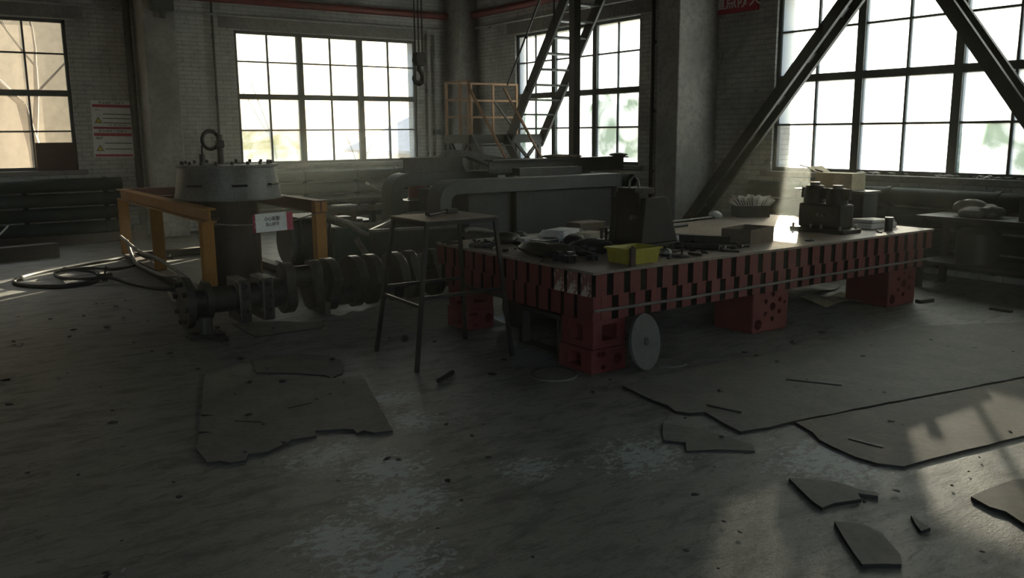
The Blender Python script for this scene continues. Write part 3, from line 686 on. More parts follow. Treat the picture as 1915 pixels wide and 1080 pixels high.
# dark bar, stapler-like tool near left edge
root = thing('hand_tool', 'short black hand tool on the left end of the red table', 'tool', (3.760, 5.741, 0.700))
g = (3.760, 5.741, 0.700); M_ = TR(g[0], g[1], TZ, 0, 0, R(-35)); part('handle', MB(M_).box2(-.12, -.02, 0, .06, .02, .03), 'steel_dark', root, bevel=.006); part('head', MB(M_).box2(.05, -.035, 0, .12, .035, .045), 'steel_dark', root, bevel=.008)
# white cartons and papers
def carton(label, c, L, W, H, rz, mat, flap=None, name='carton', cat='box'):
    root = thing(name, label, cat, c); M_ = TR(c[0], c[1], c[2], 0, 0, rz)
    part('body', MB(M_).box2(-L / 2, -W / 2, 0, L / 2, W / 2, H), mat, root, bevel=.004)
    if flap:
        part('flap', MB(M_ @ TR(-L / 2, 0, H, 0, R(-flap), 0)).box2(-.1, -W / 2, 0, 0, W / 2, .004), mat, root)
        part('flap', MB(M_ @ TR(L / 2, 0, H, 0, R(flap), 0)).box2(0, -W / 2, 0, .1, W / 2, .004), mat, root)
    return root
g = (4.483, 5.601, 0.700); carton('white carton with raised flaps among the black bags', (g[0], g[1] + .06, TZ), .26, .2, .10, R(20), 'paper', 25)
g = (4.656, 5.462, 0.700); carton('low cream box right of the white carton', (g[0] + .03, g[1] + .1, TZ), .18, .13, .075, R(5), 'cream_box')
g = (5.003, 5.871, 0.700); carton('flat brown box behind the cream box', (g[0] + .05, g[1] + .15, TZ), .3, .2, .10, R(0), 'cardboard')
g = (4.252, 5.650, 0.700); carton('pale flattened carton lying left of the white carton', (g[0] + .02, g[1] + .1, TZ), .3, .22, .045, R(-8), 'foam_white')
def sheet(label, c, L, W, rz, mat='paper', curl=.02, cat='paper', name='paper_sheet'):
    M_ = TR(c[0], c[1], c[2], 0, 0, rz); mb = MB(M_); n = 6
    vs = []; 
    for k in range(2):
        for i in range(n + 1):
            for j in (0, 1): t = i / n; vs.append(((t - .5) * L, (j - .5) * W, curl * abs(math.sin(t * 4 + j)) + .002 * k))
    fs = []; m = 2 * (n + 1)
    for i in range(n): b = 2 * i; fs += [(b, b + 1, b + 3, b + 2), (m + b, m + b + 2, m + b + 3, m + b + 1), (b, b + 2, m + b + 2, m + b), (b + 1, m + b + 1, m + b + 3, b + 3)]
    fs += [(0, m, m + 1, 1), (m - 2, m - 1, 2 * m - 1, 2 * m - 2)]
    return single(name, mb.add(vs, fs), mat, label, cat)
g = (4.588, 5.250, 0.700); sheet('crumpled white paper lying before the small pegs', (g[0], g[1] + .05, TZ), .2, .12, .9)
g = (4.233, 5.988, 0.700); sheet('loose pale paper at the back left of the red table', (g[0], g[1], TZ), .3, .2, .3)
# peg rack
g = (4.717, 5.279, 0.700)
root = thing('peg_rack', 'row of small dark pegs in a holder behind the yellow bin', 'rack', (g[0], g[1] + .05, TZ))
part('holder', MB().box2(g[0] - .10, g[1] + .02, TZ, g[0] + .10, g[1] + .09, TZ + .02), 'rust_dark', root)
for k in range(4): part('peg', MB().cyl((g[0] - .075 + .05 * k, g[1] + .055, TZ + .02), (g[0] - .075 + .05 * k, g[1] + .055, TZ + .12), .011, 8), 'rust_dark', root, True)
part('top_bar', MB().box2(g[0] - .1, g[1] + .045, TZ + .12, g[0] + .1, g[1] + .065, TZ + .132), 'rust_dark', root)
# flat bars at the back
def bar(label, p, q, w, h, mat='steel_worn', name='steel_bar', cat='bar', group='bars on the table', round_=False):
    p = Vector(p); q = Vector(q); root = MB()
    if round_: root.cyl(p + Vector((0, 0, w / 2)), q + Vector((0, 0, w / 2)), w / 2, 12)
    else: root.beam(p + Vector((0, 0, h / 2)), q + Vector((0, 0, h / 2)), w, h)
    return single(name, root, mat, label, cat, group, smooth=round_)
bar('long pale flat bar along the back of the table behind the cartons', (4.9, 6.1, .7), (5.6, 6.18, .7), .05, .012)
bar('long dark rod lying behind the angle plate along the back edge', (5.85, 6.05, .7), (6.9, 6.16, .7), .03, .03, 'steel_dark', round_=True)
bar('thin dark rod lying crosswise behind the angle plate', (5.865, 5.786, 0.700), (6.137, 5.807, 0.700), .03, .03, 'steel_dark', round_=True)
bar('thick dark square bar between the angle plate and the brown tray', (5.244, 5.084, 0.700), (5.459, 4.686, 0.700), .10, .06, 'steel_dark')
bar('dark round bar in front of the thick square bar', (4.896, 4.756, 0.700), (5.070, 4.459, 0.700), .045, .045, 'steel_dark', round_=True)
bar('short thin black rod lying nearest the table edge', (4.716, 4.439, 0.700), (4.727, 4.323, 0.700), .02, .02, 'steel_dark', round_=True)
g = (5.171, 5.050, 0.700); carton('small white block beside the angle plate', (g[0] + .03, g[1], TZ), .07, .05, .055, 0, 'foam_white', name='white_block', cat='block')
root = thing('cup_brush', 'small grey cup-shaped brush right of the yellow bin', 'brush', (4.543, 4.503, 0.700)); g = (4.543, 4.503, 0.700)
part('cup', MB().lathe([(.035, 0), (.045, .02), (.04, .04), (.02, .055)], (g[0], g[1], TZ), 16), 'steel_worn', root, True); part('stem', MB().cyl((g[0], g[1], TZ + .05), (g[0], g[1], TZ + .075), .012, 8), 'steel_dark', root, True)
root = thing('dial_stand', 'small black stand with a thin upright post near the table edge', 'stand', (4.595, 4.392, 0.700)); g = (4.595, 4.392, 0.700)
part('foot', MB().lathe([(.06, 0), (.06, .012), (.02, .02)], (g[0], g[1], TZ), 16), 'cast_black', root, True); part('post', MB().cyl((g[0], g[1], TZ + .015), (g[0], g[1], TZ + .11), .007, 8), 'cast_black', root, True)
# brown open tray
crate('cardboard_tray', 'dull brown open cardboard tray in the middle of the red table', 'tray', (5.66, 4.68, TZ), .40, .26, .12, R(12), 'cardboard', .006, 0, 1.0)
# dark box with fanned white strips
g = (7.409, 6.234, 0.700)
fx, fy = 7.40, 6.10
root = crate('strip_box', 'dark box full of fanned white strips at the back right of the table', 'box', (fx, fy, TZ), .34, .28, .12, R(-35), 'steel_dark', .006, 0, 1.0)
for k in range(15):
    t = k / 14 - .5; part('paper_strip', MB(TR(fx, fy, TZ + .10, 0, 0, R(-35)) @ TR(t * .30, 0, 0, R(-10 + (k % 3) * 8), R(t * 85), 0)).box2(-.003, -.12, 0, .003, .12, .09 + .05 * ((k * 7) % 5) / 5), 'paper', root)
root = lump('paper_ball', 'crumpled white paper ball on the back edge of the red table', 'paper', [((6.949, 6.230, 0.700)[0], (6.949, 6.230, 0.700)[1] - .05, TZ, .07, .06, .045)], 'paper', 70)
# twin bearing housing
vx, vy = 6.80, 4.80
root = thing('bearing_housing', 'dark cast housing with twin upright humps near the sunlit end of the table', 'machine', (vx, vy, TZ))
M_ = TR(vx, vy, TZ) @ Matrix.Diagonal((.8, .78, .97, 1))
part('base_plate', MB(M_).box2(-.17, -.42, 0, .17, .30, .035), 'cast_black', root, bevel=.006)
part('body', MB(M_).box2(-.13, -.34, .035, .13, .22, .26), 'cast_black', root, bevel=.02)
for y, h in ((-.20, .40), (.10, .42)):
    hp = part('hump', MB(M_).lathe([(.12, .24), (.12, h - .05), (.095, h), (.0, h + .005)], (0, y, 0), 24), 'cast_black', root, True)
    part('cap', MB(M_).cyl((0, y, h), (0, y, h + .03), .055, 16), 'steel_worn', hp, True)
    for s in (-1, 1): part('lug', MB(M_).box2(-.03, y + s * .13 - .035, .3, .03, y + s * .13 + .035, .40), 'cast_black', hp, bevel=.006)
for y in (-.36, -.12, .02, .26):
    for x in (-.15, .15): part('bolt', MB(M_).cyl((x, y, .035), (x, y, .07), .016, 6), 'steel_worn', root)
for y in (-.12, -.05): part('plug', MB(M_).cyl((-.15, y, .16), (-.13, y, .16), .015, 10), 'steel_worn', root)
g = (7.305, 4.555, 0.700)
root = thing('foam_box', 'white foam box at the far right end of the red table', 'box', (7.42, 4.66, TZ)); part('tray', MB(TR(7.42, 4.68, TZ, 0, 0, R(-4))).box2(-.19, -.13, 0, .19, .13, .05), 'foam_white', root, bevel=.01); part('lid', MB(TR(7.42, 4.68, TZ + .05, 0, R(2), R(-2))).box2(-.18, -.12, 0, .18, .12, .028), 'foam_white', root, bevel=.01)
root = thing('steel_sleeve', 'short dark steel sleeve standing upright before the white foam box', 'cylinder', (7.27, 4.42, TZ)); part('sleeve', MB().lathe([(.035, 0), (.035, .12), (.022, .12), (.022, .01)], (7.27, 4.42, TZ), 18), 'steel_dark', root, True); part('collar', MB().lathe([(.037, .1), (.039, .105), (.039, .118), (.037, .122)], (7.27, 4.42, TZ), 18), 'steel_worn', root, True)
bar('thin scraper lying between the housing and the foam box', (7.05, 4.36, TZ), (7.18, 4.47, TZ), .03, .01, 'rust_dark', 'scraper', 'tool')
root = single('steel_ring', MB().torus((6.1, 4.40, TZ + .006), .035, .006, (0, 0, 1), 20, 6), 'steel_worn', 'small bright steel ring near the front edge of the table', 'ring', smooth=True)

# ================================================================ TALL METAL STAND
sx0, sx1, sy0, sy1, sz = 2.86, 3.43, 5.07, 5.57, 1.02
root = thing('work_stand', 'tall narrow-legged metal work stand before the left table corner', 'stand', ((sx0 + sx1) / 2, (sy0 + sy1) / 2, 0))
part('top', MB().box2(sx0 - .01, sy0 - .01, sz - .008, sx1 + .01, sy1 + .01, sz), 'plate_top', root)
mb = MB(); mb.box2(sx0, sy0, sz - .04, sx1, sy0 + .005, sz - .008); mb.box2(sx0, sy1 - .005, sz - .04, sx1, sy1, sz - .008); mb.box2(sx0, sy0, sz - .04, sx0 + .005, sy1, sz - .008); mb.box2(sx1 - .005, sy0, sz - .04, sx1, sy1, sz - .008)
part('apron', mb, 'steel_dark', root)
feet = {(0, 0): (2.735, 5.03), (0, 1): (2.775, 5.72), (1, 0): (3.50, 4.99), (1, 1): (3.52, 5.66)}
tops = {(0, 0): (sx0 + .01, sy0 + .01), (0, 1): (sx0 + .01, sy1 - .01), (1, 0): (sx1 - .01, sy0 + .01), (1, 1): (sx1 - .01, sy1 - .01)}
LEG = {}
for k in feet:
    LEG[k] = (Vector((*feet[k], 0)), Vector((*tops[k], sz - .02))); part('leg', MB().beam(LEG[k][0], LEG[k][1], .026, .026), 'steel_dark', root)
def leg_at(k, z): a, b = LEG[k]; return a + (b - a) * (z / b.z)
for a, b in (((0, 0), (1, 0)), ((0, 1), (1, 1)), ((0, 0), (0, 1)), ((1, 0), (1, 1))):
    z = .50 if a[1] == b[1] else .44
    part('rail', MB().beam(leg_at(a, z), leg_at(b, z), .02, .022), 'steel_dark', root)
g = (3.196, 5.442, 1.020)
root = thing('pliers', 'dark pliers lying on top of the tall metal stand', 'tool', (g[0], g[1], sz)); M_ = TR(g[0] + .02, g[1] - .02, sz, 0, 0, R(8))
part('handle', MB(M_).tube([(-.20, -.07, .012), (-.08, -.035, .016), (.02, 0, .02)], .011, 8), 'steel_dark', root, True); part('handle', MB(M_).tube([(-.18, -.01, .012), (-.07, -.005, .016), (.02, .005, .02)], .011, 8), 'steel_dark', root, True)
part('jaws', MB(M_).box2(.01, -.02, .003, .11, .028, .035), 'steel_dark', root, bevel=.006); part('pivot', MB(M_).cyl((.03, .004, .03), (.03, .004, .042), .014, 10), 'steel_worn', root)

# ================================================================ YELLOW FRAME WITH THE STANDING UNIT
FX0, FX1, FY0, FY1, FZ = 2.32, 3.53, 8.52, 12.0, .92
root = thing('support_frame', 'yellow and dark red steel I-beam frame carrying the grey hooded unit', 'frame', ((FX0 + FX1) / 2, (FY0 + FY1) / 2, 0))
zt = FZ - .06
part('top_beam', MB().ibeam((FX0, FY0 - .35, zt), (FX0, FY1 + .06, zt), .12, .13, .014), 'yellow_paint', root, label='yellow top beam')
part('top_beam', MB().ibeam((FX1, FY0 - .08, zt), (FX1, FY1 + .06, zt), .12, .13, .014), 'primer_red', root, label='dark red top beam')
part('top_beam', MB().ibeam((FX0 + .06, FY1, zt), (FX1 - .06, FY1, zt), .12, .13, .014), 'primer_red', root, label='dark red cross beam')
part('top_beam', MB().ibeam((FX0 + .06, 10.35, zt), (FX1 - .06, 10.35, zt), .12, .13, .014), 'primer_red', root, label='dark red cross beam')
for y in (FY1, 10.25, 8.62 - .3): part('post', MB().ibeam((FX0, y, .1), (FX0, y, zt - .065), .11, .12, .012, (0, 1, 0)), 'yellow_paint', root)
part('post', MB().ibeam((FX1, FY0, .1), (FX1, FY0, zt - .065), .11, .12, .012, (0, 1, 0)), 'yellow_paint', root)
part('post', MB().ibeam((FX1, FY1, .1), (FX1, FY1, zt - .065), .11, .12, .012, (0, 1, 0)), 'primer_red', root)
part('post_head', MB().box2(FX1 - .065, FY0 - .075, zt - .06, FX1 + .065, FY0 + .02, zt + .06), 'yellow_paint', root)
for x in (FX0, FX1): part('bottom_beam', MB().ibeam((x, 8.2, .05), (x, FY1 + .06, .05), .12, .10, .014), 'rust_dark', root)
part('bottom_beam', MB().ibeam((FX0 + .06, FY1, .05), (FX1 - .06, FY1, .05), .12, .10, .014), 'rust_dark', root)
for y, z in ((8.32, .80), (8.32, .74)): part('clip', MB().box2(FX0 + .05, y - .03, z, FX0 + .13, y + .03, z + .025), 'rust_dark', root)
cx, cy = 2.92, 9.52
root = thing('hooded_unit', 'brown cylinder with a grey flared hood and lifting ring set in the yellow frame', 'machine', (cx, cy, 0))
part('cylinder', MB().lathe([(.29, 0), (.29, .96)], (cx, cy, 0), 40), 'shell_brown', root, True)
hood = part('hood', MB().lathe([(.30, .935), (.555, .925), (.555, .94), (.505, 1.255), (.535, 1.26), (.535, 1.285), (.25, 1.295), (.25, 1.28), (.10, 1.28)], (cx, cy, 0), 56), 'hood_grey', root, True)
part('hood_flange', MB().lathe([(.54, .922), (.575, .922), (.575, .937), (.54, .94)], (cx, cy, 0), 56), 'hood_grey', hood, True)
for k in range(18):
    a = 2 * math.pi * k / 18; part('bolt', MB().cyl((cx + .46 * math.cos(a), cy + .46 * math.sin(a), 1.29), (cx + .46 * math.cos(a), cy + .46 * math.sin(a), 1.325), .018, 6), 'steel_dark', hood)
for a in (-145, -95, -50): 
    d = Vector((math.cos(R(a)), math.sin(R(a)), 0)); p = Vector((cx, cy, 1.08)) + d * .53; t = Vector((-d.y, d.x, 0))
    part('handle', MB().tube([p - t * .07, p - t * .07 + d * .035, p + t * .07 + d * .035, p + t * .07], .011, 8), 'steel_dark', hood, True)
part('lifting_rod', MB().cyl((cx - .06, cy, 1.28), (cx - .06, cy, 1.60), .035, 14), 'steel_dark', root, True)
ring = part('lifting_ring', MB().torus((cx - .16, cy - .01, 1.545), .095, .02, (.25, -1, 0), 28, 10), 'steel_dark', root, True)
part('ring_leg', MB().tube([(cx - .25, cy, 1.28), (cx - .25, cy, 1.49)], .012, 8), 'steel_dark', root, True)
part('ring_boss', MB().box2(cx - .1, cy - .04, 1.46, cx - .02, cy + .04, 1.54), 'steel_dark', root, bevel=.01)
part('stub', MB().cyl((cx - .30, cy - .16, 1.285), (cx - .30, cy - .16, 1.40), .03, 12), 'steel_dark', root, True)
part('base_ring', MB().lathe([(.29, 0), (.36, 0), (.36, .03), (.29, .035)], (cx, cy, 0), 40), 'shell_brown', root, True)
part('seam_strip', MB().box2(cx + .268, cy - .12, .03, cx + .285, cy - .09, .92), 'primer_red', root)
# rope and signs
pa, pb = (FX0 + .02, 8.27, .78), (FX1 - .02, 8.47, .80); q1 = (2.817, 8.420, 0.735)
saddle_pipe('rope', 'thin rope tied across the front of the yellow frame', [pa, (2.55, 8.32, .745), (2.86, 8.38, .725), (3.2, 8.43, .735), pb], .007, 'hose_grey', [], 'rope')
s0, s1 = (2.802, 8.390, 0.833), (3.128, 8.390, 0.652)
root = thing('warning_sign', 'small white warning sign hanging on the rope of the yellow frame', 'sign', (s0[0], 8.385, s1[2]))
MS = TR(s0[0], 8.34, s1[2], 0, R(-1.0), R(5)); sw, sh = s1[0] - s0[0], s0[2] - s1[2]
part('board', MB(MS).box2(0, -.003, 0, sw, .003, sh), 'sign_white', root)
text('lettering', '\u5c0f\u5fc3\u78b0\u649e!', .048, MS @ TR(sw * .53, -.004, sh * .68, R(90)), 'ink_black', root, .0006, sw * .5)
text('lettering', '\u5f53\u5fc3\u7eca\u5012', .044, MS @ TR(sw * .52, -.004, sh * .38, R(90)), 'ink_black', root, .0006, sw * .42)
root = thing('red_sign', 'small red sign half hidden behind the white warning sign', 'sign', (s0[0] - .01, 8.42, s1[2] - .01))
MS = TR(s0[0] - .02, 8.358, s1[2] - .005, 0, R(-1.0), R(5))
part('board', MB(MS).box2(0, -.003, 0, sw + .095, .003, sh), 'sign_pink', root)
text('lettering', '\u5371\u9669\u533a', .10, MS @ TR(sw * .57, -.004, sh * .5, R(90)), 'sign_white', root, .001, sw * 1.05)

# ================================================================ CRANKSHAFT
AY, AZ = 7.30, .235
root = thing('crankshaft', 'long dark steel crankshaft lying on the floor before the yellow frame', 'crankshaft', (3.2, AY, 0))
def XR(ang): return Matrix.Translation((0, AY, AZ)) @ Matrix.Rotation(R(ang), 4, 'X')
def disc(x0, x1, r, name='journal', mat='crank_steel'): return part(name, MB().cyl((x0, AY, AZ), (x1, AY, AZ), r, 32), mat, root, True)
fl = disc(1.80, 1.86, .215, 'end_flange')
for k in range(8): a = R(45 * k + 12); part('flange_bolt', MB().cyl((1.77, AY + .165 * math.cos(a), AZ + .165 * math.sin(a)), (1.80, AY + .165 * math.cos(a), AZ + .165 * math.sin(a)), .022, 6), 'steel_dark', fl)
disc(1.86, 1.97, .10); disc(1.97, 2.02, .16, 'collar_ring'); disc(2.02, 2.22, .11)
def web(x0, x1, ang, R0, R1, off, w=.5):
    """crank web: a rounded plate, counterweight sector one side, pin boss the other"""
    poly = arc(0, 0, R0, 188, 352, 18) + arc(0, off, R1, 0, 180, 14)
    o = part('crank_web', MB(XR(ang)).prism(poly, x0, x1, 'x'), 'crank_steel', root, True, .006); return o
def pin(x0, x1, ang, off, r=.09): return part('crank_pin', MB(XR(ang)).cyl((x0, 0, off), (x1, 0, off), r, 28), 'crank_steel', root, True)
for x0 in (2.22, 2.42):
    o = part('bearing_cap', MB().box2(x0, AY - .17, AZ - .20, x0 + .1, AY + .17, AZ + .165), 'crank_steel', root, bevel=.012)
    holes(o, [MB().cyl((x0 - .1, AY - .12, AZ + z), (x0 + .05, AY - .12, AZ + z), .022, 12) for z in (-.11, .01, .12)] + [MB().cyl((x0 + .05 - .0, AY - .3, AZ + z), (x0 + .05, AY - .12, AZ + z), .025, 12) for z in (-.10, .01, .115)])
disc(2.32, 2.42, .11); disc(2.52, 2.66, .13)
TH_ = [(2.64, 12, .19, .13, .135), (3.04, 168, .262, .12, .09), (3.46, 184, .262, .12, .09), (3.88, -10, .20, .13, .13)]
for x, ang, R0, R1, off in TH_:
    web(x, x + .09, ang, R0, R1, off); pin(x + .09, x + .25, ang, off); web(x + .25, x + .34, ang, R0, R1, off)
    disc(x + .34, x + .43, .10)
disc(4.30, 4.60, .13); disc(4.60, 4.66, .2, 'end_flange')
def chock(label, x, y0=AY - .2, y1=AY + .2, h=.075, w=.12, name='timber_chock'):
    single(name, MB().box2(x - w / 2, y0, 0, x + w / 2, y1, h), 'timber', label, 'block', 'chocks under the crankshaft', bevel=.006)
chock('dark timber chock under the flanged left end of the crankshaft', 1.915, AY - .22, AY + .2, .12)
chock('dark timber chock under the middle of the crankshaft', 3.01, AY - .15, AY + .15, .125, .05)
chock('dark timber chock under the hidden right end of the crankshaft', 4.53, AY - .2, AY + .2, .10)
root = thing('jack_foot', 'dark iron jack foot on the floor before the crankshaft flange', 'jack', (1.88, 6.98, 0))
part('base', MB().box2(1.74, 6.90, 0, 2.02, 7.06, .03), 'steel_dark', root, bevel=.006); part('column', MB().cyl((1.88, 6.98, .03), (1.88, 6.98, .16), .05, 14, .04), 'steel_dark', root, True)
g = (1.938, 6.697, 0.000)
root = thing('hinge_bracket', 'broken dark bracket lying on the floor near the crankshaft', 'scrap', (g[0], g[1], 0))
part('arm', MB().beam((g[0] - .07, g[1] + .16, .02), (g[0] + .01, g[1], .02), .04, .03), 'steel_dark', root); part('arm', MB().beam((g[0] + .01, g[1], .02), (g[0] - .02, g[1] - .12, .02), .035, .03), 'steel_dark', root); part('knuckle', MB().cyl((g[0] + .01, g[1], .0), (g[0] + .01, g[1], .05), .03, 10), 'steel_dark', root)

# ================================================================ GREY MACHINE BEHIND THE TABLE
root = thing('grey_machine', 'large grey machine with rounded arched arms behind the red table', 'machine', (6.7, 9.7, 0))
def arch(y0, y1, xl, xr, zt, t, r, zb=0):
    out = [(xl, zb)] + arc(xl + r, zt - r, r, 180, 90, 8) + [(xr, zt)]
    inn = [(xr, zt - t)] + arc(xl + r, zt - r, r - t, 90, 180, 8) + [(xl + t, zb)]
    return MB().prism(out + inn, y0, y1, 'y')
part('arched_arm', arch(9.0, 9.32, 5.27, 8.1, 1.03, .17, .26), 'machine_grey', root, True, .008)
part('arched_arm', arch(10.15, 10.45, 5.22, 6.9, 1.08, .17, .26), 'machine_grey', root, True, .008)
part('body', MB().box2(5.75, 9.12, 0, 8.12, 10.4, .86), 'machine_grey_dark', root, bevel=.01)
part('side_panel', MB().box2(6.45, 9.08, .05, 8.15, 9.12, .86), 'machine_grey_dark', root, bevel=.006)
part('panel_joint', MB().box2(6.40, 9.075, .02, 6.45, 9.12, .86), 'groove_dark', root)
part('end_panel', MB().box2(8.10, 9.0, 0, 8.2, 10.42, 1.03), 'machine_grey', root, bevel=.008)
part('inner_cover', MB().box2(5.62, 9.4, 0, 5.78, 9.9, .72), 'machine_grey_dark', root, bevel=.02)
part('base_foot', MB().box2(5.2, 8.95, 0, 8.25, 10.5, .06), 'machine_grey_dark', root)
# steel stacked on top of it
def obeam(label, p, q, w, h, mat='beam_grey', name='steel_beam'):
    return single(name, MB().ibeam(p, q, w, h, .018), mat, label, 'beam', 'steel stacked on the grey machine')
obeam('long grey I-beam lying along the top of the grey machine', (6.55, 9.86, 1.135), (9.0, 9.86, 1.135), .22, .20)
obeam('short grey I-beam lying on the left arch of the grey machine', (5.50, 10.32, 1.18), (6.42, 10.32, 1.18), .2, .20)
single('wedge_plate', MB().prism([(6.10, 1.281), (6.17, 1.36), (6.40, 1.37), (7.45, 1.17), (7.45, 1.08), (7.0, 1.08), (6.45, 1.281)], 10.22, 10.42, 'y'), 'beam_grey', 'long grey wedge-shaped plate sloping over the stacked beams', 'plate')
single('box_section', MB().section((6.75, 9.5, 1.08), (7.75, 9.42, 1.08), [(-.1, -.05), (.1, -.05), (.1, .05), (-.1, .05)]), 'beam_grey', 'flat grey box section on the front arm of the grey machine', 'beam')
g = (7.759, 9.860, 1.153)
lump('sack', 'flat brown sack draped on the stacked steel before the stair window', 'sack', [(g[0], 9.86, 1.236, .26, .10, .03), (g[0] + .25, 9.86, 1.236, .15, .09, .025)], 'sack_brown', 81)
g = (8.897, 9.860, 1.138)
lump('sack', 'small dark lump of rag on the right end of the stacked steel', 'rag', [(g[0], 9.86, 1.236, .15, .09, .03), (g[0] + .08, 9.88, 1.236, .10, .07, .022)], 'rubber_black', 87)
# red can on a dark crate within the left arch
g = (5.936, 10.750, 0.688)
root = thing('dark_crate', 'dark steel crate under the red can', 'crate', (g[0], 10.75, 0)); part('body', MB().box2(g[0] - .25, 10.55, 0, g[0] + .25, 10.95, g[2] - .02), 'steel_dark', root); part('lid', MB().box2(g[0] - .27, 10.53, g[2] - .02, g[0] + .27, 10.97, g[2]), 'steel_dark', root)
root = thing('red_can', 'small red metal can with a wire rim inside the left arch of the grey machine', 'can', (g[0], 10.75, g[2])); part('body', MB().lathe([(.13, 0), (.13, .24), (.12, .24), (.12, .02)], (g[0], 10.75, g[2]), 28), 'red_paint', root, True); part('rim', MB().torus((g[0], 10.75, g[2] + .25), .132, .010, (0, 0, 1), 28, 6), 'steel_worn', root, True); part('rim', MB().torus((g[0], 10.75, g[2] + .012), .132, .012, (0, 0, 1), 28, 6), 'steel_worn', root, True)
# ---------------------------------------------------------------- dark trough with pale rims, hoses, green pump
root = thing('steel_trough', 'dark open steel trough with pale worn rims behind the crankshaft', 'trough', (4.95, 8.7, 0))
A, B, C_, D = (4.1, 8.5), (5.1, 8.3), (5.14, 8.9), (4.85, 9.4)
def wallp(p, q, z0, z1, t=.015): return MB().beam((p[0], p[1], (z0 + z1) / 2), (q[0], q[1], (z0 + z1) / 2), t, z1 - z0)
for p, q in ((A, B), (B, C_), (C_, D), (D, A)): part('side', wallp(p, q, .06, .55), 'steel_dark', root); 
for p, q in ((A, B), (B, C_), (C_, D), (D, A)): part('rim', MB().beam((*p, .565), (*q, .565), .035, .03), 'steel_worn', root)
part('bottom', MB().prism([A, B, C_, D], .0, .06), 'steel_dark', root)
root = thing('angle_bar', 'pale steel angle bar leaning from the trough to the crankshaft', 'bar', (4.069, 7.828, 0.000))
part('leaning_bar', MB().angle((3.701, 8.000, 0.548), (3.803, 7.750, 0.242), .045, .008), 'steel_worn', root)
part('foot_bar', MB().beam(((3.803, 7.750, 0.242)), (3.62, 7.72, .0), .03, .02), 'steel_worn', root)
def hose(label, pts, r, mat='hose_grey', n=5, name='hose', group='hoses'):
    # smooth the polyline (Catmull-Rom)
    P = [Vector(p) for p in pts]; P = [P[0]] + P + [P[-1]]; out = []
    for i in range(1, len(P) - 2):
        for k in range(n):
            t = k / n; a, b, c, d = P[i - 1], P[i], P[i + 1], P[i + 2]
            out.append(.5 * ((2 * b) + (c - a) * t + (2 * a - 5 * b + 4 * c - d) * t * t + (3 * b - a - 3 * c + d) * t ** 3))
    out.append(P[-2]); return single(name, MB().tube(out, r, 10), mat, label, 'hose', group, smooth=True)
hose('thick grey hose sagging from the right yellow post to the grey machine', [(4.043, 9.600, 0.641), (4.270, 9.600, 0.556), (4.546, 9.600, 0.486), (4.810, 9.550, 0.499), (5.156, 9.500, 0.586), (5.559, 9.400, 0.582)], .055)
hose('grey hose below the thick one dipping towards the trough', [(4.040, 9.500, 0.629), (4.195, 9.400, 0.590), (4.334, 9.300, 0.488), (4.489, 9.200, 0.416), (4.806, 9.200, 0.399)], .03)
hose('grey hose resting across the trough rim', [(4.486, 9.700, 0.456), (4.832, 9.600, 0.427), (5.131, 9.600, 0.446), (5.379, 9.500, 0.397), (5.793, 9.400, 0.431)], .04)
hose('thin pale hose lying behind the red table beside the grey machine', [(5.357, 8.600, 0.464), (5.447, 8.600, 0.483), (5.673, 8.600, 0.448), (5.788, 8.600, 0.401)], .025)
g = (5.559, 8.600, 0.456); root = thing('dark_crate', 'dark steel crate behind the left end of the red table', 'crate', (g[0], 8.6, 0)); part('body', MB().box2(g[0] - .30, 8.42, 0, g[0] + .30, 8.78, g[2] - .05), 'steel_dark', root); part('lid', MB().box2(g[0] - .32, 8.40, g[2] - .05, g[0] + .32, 8.80, g[2] - .03), 'steel_dark', root)
root = thing('pipe_rack', 'dark pipe rack carrying two long pipes behind the hoses', 'rack', (5.1, 10.9, 0))
for x in (4.5, 5.3): part('upright', MB().box2(x - .03, 10.85, 0, x + .03, 10.95, .72), 'steel_dark', root)
for z in (.60, .71): part('pipe', MB().cyl((4.3, 10.84, z), (5.4, 10.84, z), .04, 14), 'hose_grey', root, True)
# green pump unit
root = thing('pump_unit', 'green pump unit with a dark round motor behind the right yellow post', 'pump', (4.2, 9.9, 0))
gx0, gx1, gy0 = 4.15, 4.73, 9.55
part('skid', MB().box2(3.62, 9.5, 0, 4.87, 10.15, .10), 'steel_dark', root)
part('tank', MB().box2(gx0, gy0, .10, gx1, 10.1, .50), 'machine_green', root, bevel=.012)
part('tank_lid', MB().box2(gx0 - .02, gy0 - .02, .50, gx1 + .02, 10.12, .525), 'beam_grey', root)
part('motor', MB().cyl((3.69, 9.85, .35), (4.12, 9.85, .35), .25, 32), 'machine_grey_dark', root, True)
part('motor_flange', MB().cyl((3.64, 9.85, .35), (3.69, 9.85, .35), .27, 32), 'machine_grey', root, True)
for k in range(10):
    a = R(36 * k); part('cooling_fin', MB().box2(-.2 + 3.90, -.008, .24, .2 + 3.90, .008, .29), 'machine_grey_dark', root)
    o = bpy.data.objects[[p.name for p in root.children][-1]]
    o.data.transform(Matrix.Translation(ORG[root.name])); o.data.transform(Matrix.Translation((0, 9.85, .35)) @ Matrix.Rotation(a, 4, 'X')); o.data.transform(Matrix.Translation(-ORG[root.name]))
part('valve_block', MB().box2(4.22, 9.65, .525, 4.42, 9.85, .62), 'steel_dark', root, bevel=.01); part('filler_cap', MB().cyl((4.59, 9.8, .525), (4.59, 9.8, .57), .04, 14), 'steel_dark', root, True)
part('shelf_tray', MB().box2(3.72, 9.56, .63, 4.12, 10.14, .65), 'beam_grey', root)
for p in ((3.74, 9.58), (3.74, 10.12), (4.10, 9.58), (4.10, 10.12)): part('shelf_leg', MB().box2(p[0] - .012, p[1] - .012, .10, p[0] + .012, p[1] + .012, .63), 'steel_dark', root)
g = (5.063, 11.200, 0.407)
